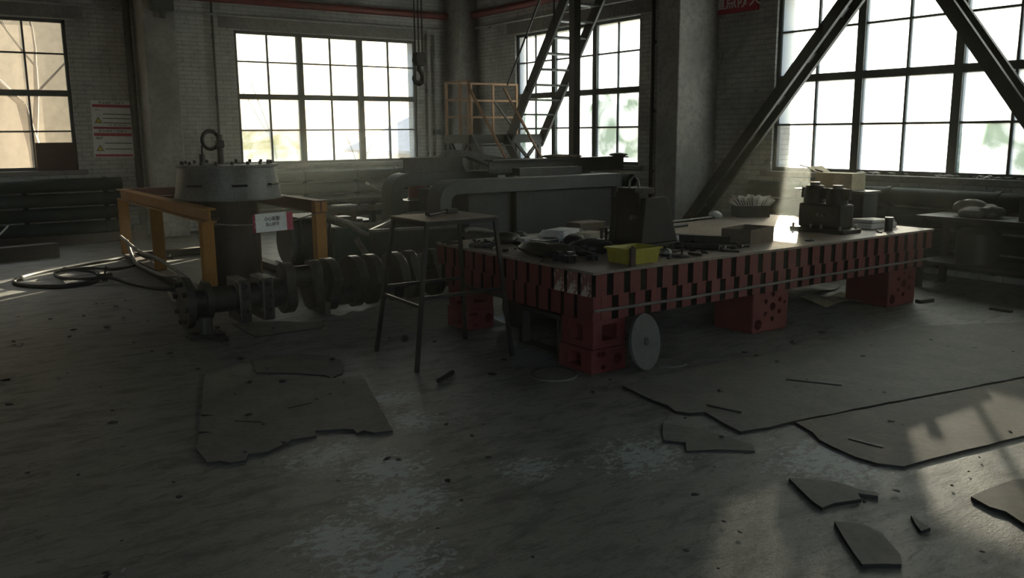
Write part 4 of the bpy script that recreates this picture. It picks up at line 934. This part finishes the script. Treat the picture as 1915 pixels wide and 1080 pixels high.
root = thing('dark_cabinet', 'low dark cabinet against the radiator behind the hoses', 'cabinet', (g[0], 11.4, 0)); part('body', MB().box2(g[0] - .35, 11.1, 0, g[0] + .35, 11.6, g[2] - .02), 'steel_dark', root); part('cabinet_top', MB().box2(g[0] - .37, 11.08, g[2] - .02, g[0] + .37, 11.62, g[2]), 'steel_dark', root); part('door', MB().box2(g[0] - .3, 11.09, .08, g[0] + .3, 11.1, g[2] - .08), 'machine_grey_dark', root)
carton('dull pink carton with a white top on the low dark cabinet', (g[0], 11.3, g[2]), .28, .2, .19, 0, 'cardboard'); cb = [o for o in bpy.data.objects if o.name.startswith('carton')][-1]
part('white_top', MB().box2(g[0] - .145, 11.195, g[2] + .19, g[0] + .145, 11.405, g[2] + .215), 'paper', cb)
g2 = (6.088, 12.600, 0.802); g3 = (6.506, 12.600, 0.588)
root = thing('lever_rod', 'thin pale-tipped lever rod rising left of the grey machine arch', 'rod', (g3[0], 12.6, 0)); part('rod', MB().tube([g2, g3, (g3[0] + .2, 12.6, .02)], .012, 8), 'hose_grey', root, True); part('tip', MB().tube([g2, (g2[0] - .05, 12.6, g2[2] + .03)], .024, 8), 'pipe_pale', root, True)

# ================================================================ STAIR AND PLATFORM IN THE CORNER
root = thing('platform_stair', 'steel platform stair with yellow guard rails in the far corner', 'stair', (8.4, 12.3, 0))
DX0, DX1, DY0, DY1, DZ = 7.60, 9.08, 12.0, 12.72, 1.56
part('deck', MB().box2(DX0, DY0, DZ - .03, DX1, DY1, DZ), 'stair_steel', root)
mb = MB(); mb.box2(DX0, DY0 - .02, DZ - .13, DX1, DY0, DZ + .01); mb.box2(DX0 - .02, DY0 - .02, DZ - .13, DX0, DY1 + .02, DZ + .01); mb.box2(DX0, DY1, DZ - .13, DX1, DY1 + .02, DZ + .01); part('deck_edge', mb, 'stair_steel', root)
for x, y in ((DX0 + .04, DY0 + .04), (DX1 - .04, DY0 + .04), (DX0 + .04, DY1 - .04), (DX1 - .04, DY1 - .04)): part('leg', MB().box2(x - .03, y - .03, 0, x + .03, y + .03, DZ - .03), 'stair_steel', root)
for p, q in (((DX1 - .04, DY0 + .02, DZ - .08), (8.5, DY0 + .02, .9)), ((8.5, DY0 + .02, DZ - .08), (DX1 - .04, DY0 + .02, .9)), ((DX0 + .04, DY0 + .1, DZ - .08), (DX0 + .04, DY1 - .05, .8)), ((DX0 + .04, DY1 - .05, DZ - .08), (DX0 + .04, DY0 + .1, .8))): part('cross_brace', MB().beam(p, q, .04, .05), 'stair_steel', root)
RZ = DZ + .86
for x, y in ((DX0 + .01, DY0 + .01), (DX0 + .01, DY1 - .01), (DX0 + .01, DY0 + .28)): part('rail_post', MB().box2(x - .02, y - .02, DZ, x + .02, y + .02, RZ), 'rail_yellow', root)
for x in (8.10, 8.55, 9.05): part('rail_post', MB().box2(x - .018, DY1 - .03, DZ, x + .018, DY1 + .006, RZ), 'rail_yellow', root)
for z in (RZ, DZ + .58, DZ + .30):
    part('guard_rail', MB().beam((DX0 + .01, DY0 + .01, z), (DX0 + .01, DY1 - .01, z), .032, .032), 'rail_yellow', root)
    part('guard_rail', MB().beam((DX0 + .01, DY1 - .01, z), (9.07, DY1 - .01, z), .032, .032), 'rail_yellow', root)
# lower flight, towards the camera
LY0, LZ0 = 12.0, DZ - .04; LY1 = LY0 - 1.10 * DZ / 1.25
k = (LY0 - LY1) / LZ0
for x in (7.62, 8.30):
    part('stringer', MB().beam((x, LY0, LZ0), (x, LY1, .02), .03, .16), 'stair_steel', root)
    part('handrail', MB().beam((x, LY0 + .02, LZ0 + .80), (x, LY1 + .02, .84), .034, .034), 'rail_yellow', root)
    part('rail_post', MB().box2(x - .016, LY1 + .02, .1, x + .016, LY1 + .05, .84), 'rail_yellow', root)
for i in range(7): t = (i + .6) / 7.2; part('tread', MB().box2(7.63, LY0 - (LY0 - LY1) * t - .1, LZ0 * (1 - t) - .01, 8.29, LY0 - (LY0 - LY1) * t + .1, LZ0 * (1 - t) + .012), 'stair_steel', root)
# upper flight along the window, rising towards the camera
def up(y): return 1.46 + 1.396 * (12.06 - y)
UY1 = 9.75
for x in (8.42, 9.10): part('stringer', MB().beam((x, 12.10, up(12.10)), (x, UY1, up(UY1)), .04, .17), 'stair_steel', root)
n = 14
for i in range(n):
    y = 11.92 - i * .165; part('tread', MB().box2(8.43, y - .09, up(y) - .012, 9.09, y + .10, up(y) + .014), 'stair_steel', root)
for x, dy in ((8.40, 0),):
    part('handrail', MB().tube([(x, 12.05, up(12.05) + .9), (x, UY1, up(UY1) + .9)], .016, 8), 'stair_steel', root, True)
    for y in (11.5, 10.8): part('rail_post', MB().cyl((x, y, up(y)), (x, y, up(y) + .9), .014, 8), 'stair_steel', root, True)
part('stay', MB().beam((8.44, 11.9, up(11.9) - .05), (8.44, 12.5, DZ + .55), .03, .03), 'stair_steel', root)
part('landing', MB().box2(8.3, 8.85, up(UY1) - .05, XW - .05, UY1 + .05, up(UY1)), 'stair_steel', root)

# ================================================================ CRANE HOOK
hp = Vector((5.316, 9.500, 2.360)); hx_, hy_, hz_ = hp
root = thing('crane_hook', 'crane hook block hanging on ropes before the right edge of the back window', 'crane hook', (hx_, hy_, hz_ - .2))
for d in (-.05, .0, .05): part('rope', MB().cyl((hx_ + d, hy_, hz_ + .10), (hx_ + d, hy_, ZC), .010, 8), 'steel_dark', root, True)
part('sheave_block', MB().prism([(hx_ - .05, hz_ + .04), (hx_ - .075, hz_ + .1), (hx_ - .06, hz_ + .20), (hx_ + .06, hz_ + .20), (hx_ + .075, hz_ + .1), (hx_ + .05, hz_ + .04)], hy_ - .05, hy_ + .05, 'y'), 'steel_dark', root, bevel=.012)
part('shank', MB().cyl((hx_, hy_, hz_ - .02), (hx_, hy_, hz_ + .05), .03, 12), 'steel_dark', root, True)
H = [(0, .0), (.035, -.04), (.05, -.09), (.035, -.145), (-.01, -.165), (-.055, -.15), (-.08, -.11), (-.085, -.07)]
part('hook', MB().tube([(hx_ + a, hy_, hz_ + b) for a, b in H], [.03, .032, .034, .036, .035, .03, .022, .010], 10), 'steel_dark', root, True)
root = single('crane_trolley', MB().box2(hx_ - .25, hy_ - .2, ZC - .25, hx_ + .25, hy_ + .2, ZC - .0), 'steel_dark', 'dark crane trolley box under the ceiling above the hook', 'crane trolley')

# ================================================================ LEFT SIDE OF THE FLOOR
single('timber_beam', MB().beam((-1.4, 12.55, .09), (1.648, 13.076, 0.000)[:2] + (.09,), .2, .18), 'timber', 'long dark timber beam lying on the floor at the left edge', 'beam', bevel=.01)
single('floor_rail', MB().ibeam((-1.0, 14.35, .07), (3.1, 14.35, .07), .12, .14, .02), 'rust_dark', 'rusty steel rail lying along the foot of the left radiator', 'rail')
g = (1.082, 12.620, 0.361)
mb = MB(); vs = []; n = 10
for i in range(n + 1):
    a = R(-60 + 150 * i / n * .62); rr = .22; u, w = g[0] - .12 + rr * math.sin(a) * .9, g[2] - .03 + .30 * (i / n - .5) + .0
    vs += [(u, 12.55, w), (u, 12.68, w), (u - .006, 12.68, w + .006), (u - .006, 12.55, w + .006)]
fs = [(4 * i + k, 4 * i + (k + 1) % 4, 4 * i + 4 + (k + 1) % 4, 4 * i + 4 + k) for i in range(n) for k in range(4)] + [(0, 1, 2, 3), (4 * n + 3, 4 * n + 2, 4 * n + 1, 4 * n)]
lo = min(v[2] for v in vs); vs = [(x, y, z) for x, y, z in vs]
single('bent_strip', mb.add(vs, fs), 'pipe_pale', 'bent strip of pale sheet metal standing up from the timber beam', 'strip')
hose('black hose coiled in a big loop on the floor left of the yellow frame', [(2.797, 11.737, 0.020), (2.477, 12.243, 0.020), (2.070, 12.003, 0.020), (1.727, 11.808, 0.020), (1.271, 11.472, 0.020), (0.985, 11.115, 0.020), (0.913, 10.769, 0.020), (1.043, 10.457, 0.020), (1.271, 10.239, 0.020), (1.539, 10.285, 0.020), (1.726, 10.586, 0.020), (1.757, 11.195, 0.020), (1.516, 11.591, 0.020)], .022, 'rubber_black', 6, group='hoses on the floor')
hose('black hose making a smaller inner loop on the floor', [(2.338, 11.289, 0.045), (1.966, 10.946, 0.050), (1.709, 11.128, 0.065), (1.437, 11.087, 0.065), (1.371, 11.245, 0.020), (1.383, 10.852, 0.020), (1.550, 10.331, 0.060), (1.778, 10.245, 0.060), (1.916, 9.994, 0.020), (2.078, 9.496, 0.020), (2.265, 9.272, 0.020)], .019, 'rubber_black', 6, group='hoses on the floor')
hose('grey hose hung from the yellow frame drooping to the floor', [(2.25, 11.6, .30), (2.2, 11.0, .12), (2.2, 10.4, .10), (2.2, 9.6, .12), (2.22, 8.9, .20), (2.2, 8.4, .1), (2.12, 8.25, .03), (2.05, 8.6, .02), (2.12, 9.1, .02)], .02, 'hose_grey', 6, group='hoses on the floor')
hose('second grey hose running beside the bottom beam of the yellow frame', [(2.22, 11.8, .34), (2.24, 10.9, .24), (2.24, 10.2, .26), (2.23, 9.4, .24), (2.22, 8.6, .18), (2.15, 8.15, .08), (2.0, 8.0, .02)], .02, 'hose_grey', 6, group='hoses on the floor')
root = thing('hose_fitting', 'small dark brass hose fitting on the floor by the black loops', 'fitting', (1.766, 10.477, 0.000)); g = (1.766, 10.477, 0.000)
part('body', MB().cyl((g[0] - .08, g[1], .05), (g[0] + .08, g[1], .05), .03, 12), 'rust_dark', root, True); part('lever', MB().beam((g[0], g[1], .05), (g[0] + .02, g[1] - .03, .16), .02, .012), 'rust_dark', root); part('foot', MB().box2(g[0] - .03, g[1] - .03, 0, g[0] + .03, g[1] + .03, .05), 'rust_dark', root)
root = thing('pipe_valve', 'small black valve on the wall foot right of the left radiator', 'valve', (2.975, 14.500, 0.150)); g = (2.975, 14.500, 0.150)
part('body', MB().box((g[0], 14.5, g[2]), (.14, .14, .16)), 'steel_dark', root, bevel=.02); part('stem', MB().cyl((g[0], 14.5, 0), (g[0], 14.5, g[2]), .03, 10), 'steel_dark', root, True)

# ================================================================ RIGHT WALL: CABINET, BOX, BENCH
root = thing('tool_cabinet', 'dark steel cabinet between the table end and the sunlit window', 'cabinet', (8.66, 5.85, 0))
part('carcass', MB().box2(8.45, 5.45, 0, 8.72, 6.3, .92), 'machine_grey_dark', root, bevel=.008); part('cabinet_top', MB().box2(8.43, 5.43, .92, 8.74, 6.32, .945), 'machine_grey_dark', root)
for y in (5.48, 5.9): dd = part('door', MB().box2(8.438, y, .05, 8.45, y + .38, .88), 'machine_grey_dark', root); part('handle', MB().box2(8.42, y + .17, .5, 8.438, y + .2, .6), 'steel_worn', dd)
root = carton('cardboard box with a pale side standing under the sunlit window', (8.585, 5.84, .945), .26, .46, .185, 0, 'cardboard_pale')
part('side_label', MB().box2(8.449, 5.62, .955, 8.455, 5.83, 1.12), 'cream_box', root); part('flap', MB(TR(8.585, 6.07, 1.13, R(30), 0, 0)).box2(-.13, 0, 0, .13, .12, .005), 'cardboard_pale', root)
bar('thin stick poking out of the cardboard box under the sunlit window', (8.52, 6.02, 1.131), (8.50, 6.32, 1.20), .014, .014, 'timber', 'stick', 'stick', 'odd sticks')
root = thing('bench', 'low dark steel bench against the wall at the right edge', 'bench', (8.75, 4.0, 0))
part('bench_top', MB().box2(8.45, 3.2, .70, 9.02, 4.85, .74), 'steel_dark', root)
for x in (8.5, 8.97):
    for y in (3.25, 4.8): part('leg', MB().box2(x - .03, y - .03, 0, x + .03, y + .03, .70), 'steel_dark', root)
part('shelf', MB().box2(8.47, 3.22, .25, 9.0, 4.83, .28), 'steel_dark', root)
lump('rag_bundle', 'grey rag bundle on the low bench at the right edge', 'rag', [(8.7, 4.42, .74, .14, .16, .09), (8.72, 4.25, .74, .12, .12, .07)], 'hose_grey', 90)
single('tool_chest', MB().box2(8.55, 3.3, .74, 8.95, 3.9, .98), 'machine_grey_dark', 'dark tool chest on the low bench at the right edge', 'chest', bevel=.01)
single('motor_case', MB().lathe([(.0, 0), (.2, 0), (.2, .3), (.14, .36), (0, .37)], (8.75, 4.35, .28), 20), 'steel_dark', 'dark round motor case on the lower shelf of the bench', 'motor', smooth=True)

# ================================================================ UNDER THE TABLE
g = (4.006, 4.183, 0.000)
root = thing('leaning_disc', 'large pale steel disc leaning on edge beside the nearest cast stand', 'disc', (4.035, 4.175, 0)); M_ = Matrix.Translation((4.035, 4.175, .192)) @ Vector((-.28, .94, -.16)).to_track_quat('Z', 'Y').to_matrix().to_4x4()
part('disc', MB(M_).cyl((0, 0, -.01), (0, 0, .01), .192, 36), 'machine_grey', root, True); part('hub', MB(M_).cyl((0, 0, -.014), (0, 0, -.01), .03, 16), 'steel_dark', root, True)
root = thing('flat_disc', 'grey round plate lying flat on the floor before the nearest cast stand', 'disc', (3.44, 4.42, 0)); part('disc', MB().cyl((3.44, 4.42, 0), (3.44, 4.42, .012), .155, 36), 'rubber_sheet', root, True); part('rim', MB().torus((3.44, 4.42, .012), .15, .006), 'steel_dark', root, True)
single('flat_cover', MB().cyl((4.28, 4.18, 0), (4.28, 4.18, .01), .12, 30), 'rubber_sheet', 'thin round cover on the floor right of the leaning disc', 'disc', smooth=True)
root = thing('low_stool', 'low grey steel stool standing in the shadow under the red table', 'stool', (4.0, 5.15, 0))
part('seat', MB().box2(3.78, 4.78, .27, 4.45, 5.30, .30), 'steel_dark', root)
for x, y in ((3.82, 4.82), (4.40, 4.82), (3.82, 5.26), (4.40, 5.26)): part('leg', MB().box2(x - .035, y - .01, 0, x + .035, y + .01, .27), 'steel_dark', root)
for x0, x1 in ((3.76, 3.88), (4.34, 4.46)): part('foot_bar', MB().box2(x0, 4.80, 0, x1, 5.28, .02), 'steel_dark', root)
g = (4.143, 6.005, 0.000); sheet('torn white plastic scrap under the left end of the table', (g[0], g[1], .0), .22, .14, .5, 'foam_white', .05, 'scrap', 'plastic_scrap')
g = (4.435, 6.004, 0.000); sheet('flat white scrap under the left end of the table, behind the torn one', (g[0], g[1], 0), .24, .12, .2, 'foam_white', .02, 'scrap', 'plastic_scrap')
g = (4.565, 6.570, 0.000); sheet('small white crumpled scrap deepest under the left end of the table', (g[0], g[1], 0), .14, .10, .9, 'foam_white', .06, 'scrap', 'plastic_scrap')
g = (4.123, 6.443, 0.000)
root = thing('dark_drum', 'dark round drum lying under the left end of the red table', 'drum', (4.2, 5.95, 0)); part('shell', MB().cyl((4.05, 5.75, .17), (4.6, 5.75, .17), .165, 26), 'cast_black', root, True); part('rim', MB().torus((4.06, 5.75, .17), .16, .01, (1, 0, 0)), 'cast_black', root, True)
g = (7.049, 4.611, 0.000); sheet('pale buckled sheet lying under the right half of the table', (g[0] + .1, g[1] + .2, 0), .6, .35, -.2, 'cardboard_pale', .05, 'sheet', 'buckled_sheet')
g = (7.101, 4.963, 0.000); sheet('dull buckled sheet under the table left of the pale one', (g[0] + .2, g[1] + .4, 0), .9, .5, .2, 'hose_grey', .05, 'sheet', 'buckled_sheet')
bar('short dark bar on the floor right of the far cast stand', (7.677, 4.323, 0.000), (7.853, 4.287, 0.000), .06, .03, 'steel_dark', 'floor_bar', 'bar', 'bars on the floor')
bar('dark flat bar on the floor at the right edge', (7.909, 3.770, 0.000), (7.915, 3.588, 0.000), .05, .02, 'steel_dark', 'floor_bar', 'bar', 'bars on the floor')
bar('dark round bar on the floor between the stand legs and the table', (2.724, 4.721, 0.000), (2.902, 4.840, 0.000), .035, .035, 'steel_dark', 'floor_bar', 'bar', 'bars on the floor', True)
single('iron_ball', MB().blob((*(3.111, 5.903, -0.000)[:2], .018), (.026, .026, .022), 3, .1, 2), 'cast_black', 'small black ball on the floor beside the stand legs', 'ball', smooth=True)

# ---- loose scraps on the left half of the table
rnd = random.Random(77); mb = MB()
for k in range(150):
    x, y = rnd.uniform(3.7, 5.4), rnd.uniform(4.35, 6.15)
    if y < 4.7 and x < 4.4: continue
    s_ = rnd.uniform(.008, .03); q = rnd.random()
    if q < .45: mb.blob((x, y, TZ + s_ * .5), (s_, s_ * rnd.uniform(.5, 1.2), s_ * .7), k, .3, 1)
    else:
        a = rnd.uniform(0, 6.28); L = rnd.uniform(.04, .16); mb.cyl((x, y, TZ + .009), (x + L * math.cos(a), y + L * math.sin(a), TZ + .009), .008, 6)
single('metal_scraps', mb, 'cast_black', 'countless small black bolts and metal scraps strewn over the left half of the table', 'scrap', kind='stuff')
lump('casting', 'rough black casting lying at the back left of the red table', 'casting', [(4.05, 5.85, TZ, .13, .09, .05), (4.22, 5.9, TZ, .08, .07, .04)], 'cast_black', 101)
lump('casting', 'rough black casting lying between the cartons and the angle plate', 'casting', [(4.45, 5.45, TZ, .10, .08, .045)], 'cast_black', 104)
carton('small grey box lying behind the long black bag', (4.22, 5.55, TZ), .2, .14, .05, R(15), 'steel_worn')
bar('long thin rod lying behind the white carton', (4.1, 5.98, TZ), (5.0, 6.05, TZ), .022, .022, 'steel_worn', round_=True)
bar('flat strip lying askew behind the cream box', (4.6, 5.75, TZ), (5.25, 5.6, TZ), .04, .01, 'hose_grey')

# ================================================================ SHEETS ON THE FLOOR
def mat_sheet(label, pts, mat='rubber_sheet', h=.012, z0=0, jag=.018, seed=1, name='floor_sheet', group='worn sheets on the floor'):
    rnd = random.Random(seed); out = []
    n = len(pts)
    for i in range(n):
        a = Vector(pts[i][:2]); b = Vector(pts[(i + 1) % n][:2]); L = (b - a).length; m = max(1, int(L / .09)); nr = Vector((-(b - a).y, (b - a).x)).normalized() if L > 0 else Vector((0, 0))
        out.append((a.x, a.y))
        for k in range(1, m):
            p = a + (b - a) * (k / m) + nr * rnd.uniform(-jag, jag) * .5; out.append((p.x, p.y))
    mb = MB().prism(out, z0, z0 + h); mb.mi = [0, 0] + [1] * (len(mb.f) - 2)  # blackened side faces paint in the shadow line along the sheet edge
    return single(name, mb, [mat, 'rubber_black'], label, 'floor sheet', group)
mat_sheet('large torn grey rubber sheet on the open floor left of the stand', [(1.535, 5.811, 0.000), (1.955, 5.450, 0.000), (2.367, 5.064, 0.000), (2.161, 4.427, 0.000), (2.048, 4.054, 0.000), (1.950, 4.084, 0.000), (1.918, 4.149, 0.000), (1.872, 4.131, 0.000), (1.883, 4.197, 0.000), (1.835, 4.243, 0.000), (1.796, 4.261, 0.000), (1.706, 4.306, 0.000), (1.678, 4.222, 0.000), (1.547, 4.247, 0.000), (1.504, 4.210, 0.000), (1.382, 4.148, 0.000), (1.294, 4.175, -0.000), (1.255, 4.097, 0.000), (1.181, 4.116, 0.000), (1.145, 4.169, 0.000), (1.091, 4.182, 0.000), (1.098, 4.413, 0.000), (1.173, 4.625, 0.000), (1.244, 4.614, 0.000), (1.183, 4.670, -0.000), (1.267, 4.920, 0.000), (1.343, 4.899, 0.000), (1.281, 4.957, 0.000)], jag=.01, seed=2)
mat_sheet('thin grey sheet with a curled tongue before the crankshaft', [(1.939, 6.048, 0.000), (2.278, 5.986, 0.000), (2.422, 5.781, 0.000), (2.450, 5.629, 0.000), (2.402, 5.467, 0.000), (2.304, 5.286, 0.000), (2.204, 5.233, 0.000), (2.201, 5.314, 0.000), (2.076, 5.473, 0.000), (1.846, 5.661, 0.000)], h=.007, seed=3)
mat_sheet('flat grey plate on the floor right beside the crankshaft', [(2.200, 7.317, 0.000), (2.196, 6.705, 0.000), (2.810, 6.700, 0.000), (2.829, 6.893, -0.000), (2.548, 7.159, -0.000)], 'hose_grey', .010, 0, .004, 4)
mat_sheet('widest grey sheet with a ragged corner below the red table', [(3.612, 3.928, 0.000), (3.574, 3.717, 0.000), (3.556, 3.597, 0.000), (3.554, 3.471, 0.000), (3.513, 3.379, 0.000), (3.554, 3.301, 0.000), (3.637, 3.263, 0.000), (3.581, 3.086, 0.000), (3.542, 2.922, 0.000), (3.730, 2.878, 0.000), (3.918, 2.860, 0.000), (4.549, 2.760, 0.000), (5.847, 2.535, 0.000), (6.259, 2.469, 0.000), (8.112, 2.997, 0.000), (6.647, 3.799, -0.000), (4.903, 3.905, 0.000), (4.063, 3.975, 0.000)], h=.014, seed=5, jag=.012)
mat_sheet('brownish sheet with a long straight edge at the right', [(3.907, 2.845, 0.000), (3.844, 2.689, -0.000), (3.774, 2.599, 0.000), (3.745, 2.505, 0.000), (3.713, 2.346, -0.000), (3.721, 2.236, 0.000), (3.787, 2.138, 0.000), (4.219, 2.082, 0.000), (4.690, 2.005, 0.000), (5.231, 1.902, 0.000), (6.401, 2.396, 0.000), (5.817, 2.512, 0.000), (4.527, 2.739, 0.000)], 'sheet_brown', .013, seed=6, jag=.010)
mat_sheet('small stepped grey sheet fragment left of the ragged corner', [(3.319, 3.279, 0.000), (3.125, 3.077, 0.000), (3.192, 2.988, 0.000), (3.107, 2.899, -0.000), (3.245, 2.825, 0.000), (3.384, 2.696, 0.000), (3.435, 2.752, 0.000), (3.425, 2.967, 0.000), (3.397, 3.113, -0.000)], seed=7, h=.01)
mat_sheet('curled V-shaped sheet fragment in the right foreground', [(3.221, 2.367, 0.000), (3.150, 2.247, 0.000), (3.093, 2.149, 0.000), (3.068, 2.080, 0.000), (3.152, 2.078, 0.000), (3.279, 2.033, 0.000), (3.323, 2.078, 0.000), (3.369, 2.009, 0.000), (3.402, 2.034, 0.000), (3.366, 2.104, 0.000), (3.358, 2.221, 0.000)], seed=8, h=.016)
mat_sheet('pointed sheet fragment nearest the lower right edge', [(2.998, 1.972, 0.000), (2.897, 1.858, 0.000), (2.819, 1.763, -0.000), (2.767, 1.694, 0.000), (2.832, 1.652, -0.000), (2.885, 1.608, -0.000), (2.947, 1.649, -0.000), (3.053, 1.790, 0.000), (3.069, 1.890, 0.000)], seed=9, h=.015)
mat_sheet('brown sheet fragment cut by the right edge of the view', [(3.690, 1.768, 0.000), (3.650, 1.668, 0.000), (3.657, 1.605, 0.000), (3.599, 1.504, 0.000), (3.620, 1.343, 0.000), (4.331, 1.547, 0.000), (4.034, 1.750, 0.000)], 'sheet_brown', .016, seed=10)
mat_sheet('narrow curled scrap of sheet between the right fragments', [(3.308, 1.821, 0.000), (3.244, 1.763, -0.000), (3.203, 1.716, 0.000), (3.261, 1.709, 0.000), (3.272, 1.742, 0.000)], seed=11, h=.014, jag=.006)
for i, (a, b, c) in enumerate([((1470, 710), (1572, 718), 'thin dark strip lying on the widest sheet'), ((1320, 758), (1385, 770), 'short dark strip lying near the ragged corner of the widest sheet')]):
    pass
bar('thin dark strip lying on the widest grey sheet', (4.554, 3.407, 0.014), (4.724, 3.115, 0.014), .02, .006, 'rubber_black', 'rubber_strip', 'strip', 'rubber strips')
bar('short dark strip near the ragged corner of the widest sheet', (3.741, 3.342, 0.014), (3.793, 3.132, 0.014), .018, .006, 'rubber_black', 'rubber_strip', 'strip', 'rubber strips')
bar('dark sliver on the brownish sheet', (3.909, 2.515, 0.013), (3.934, 2.342, 0.013), .016, .005, 'rubber_black', 'rubber_strip', 'strip', 'rubber strips')
bar('thin sliver crossing the large torn sheet', (1.725, 4.766, 0.012), (1.877, 4.781, 0.012), .012, .004, 'rubber_black', 'rubber_strip', 'strip', 'rubber strips')
bar('dark sliver in the middle of the large torn sheet', (1.401, 4.720, 0.012), (1.517, 4.611, 0.012), .012, .004, 'rubber_black', 'rubber_strip', 'strip', 'rubber strips')
# crumbs of debris over the whole floor
def crumbs(name, label, mat, n, seed, s0, s1):
    rnd = random.Random(seed); mb = MB()
    for i in range(n):
        x, y = rnd.uniform(-1.5, 6.5), rnd.uniform(1.2, 9)
        if x > 3.4 and y > 4.1: continue
        s = rnd.uniform(s0, s1) * (1 if y < 4 else 1.5); mb.blob((x, y, s * .25 + .012), (s * rnd.uniform(.6, 1.6), s * rnd.uniform(.6, 1.4), s * .4), i, .3, 1)
    single(name, mb, mat, label, 'debris', kind='stuff')
crumbs('dark_debris', 'dark crumbs and flakes scattered over the floor', 'rubber_black', 240, 5, .006, .018)
crumbs('pale_debris', 'pale crumbs and chips scattered over the floor', 'hose_grey', 120, 6, .005, .014)

# ================================================================ DUST IN THE AIR
def haze_mat(density, g):
    m, nt, out = base_mat('dust_haze'); v = nt.nodes.new('ShaderNodeVolumeScatter'); v.inputs['Density'].default_value = density; v.inputs['Anisotropy'].default_value = g; v.inputs['Color'].default_value = (.90, .98, .95, 1)
    nt.links.new(v.outputs[0], out.inputs['Volume']); MATS['dust_haze'] = m
haze_mat(.0065, .75)
single('dust_haze', MB().box2(X0 + .01, Y0 + .01, .001, XW - .002, YW - .002, ZC - .01), 'dust_haze', 'thin dusty haze filling the air of the whole hall', 'haze', kind='stuff', org=(0, 0, 0))
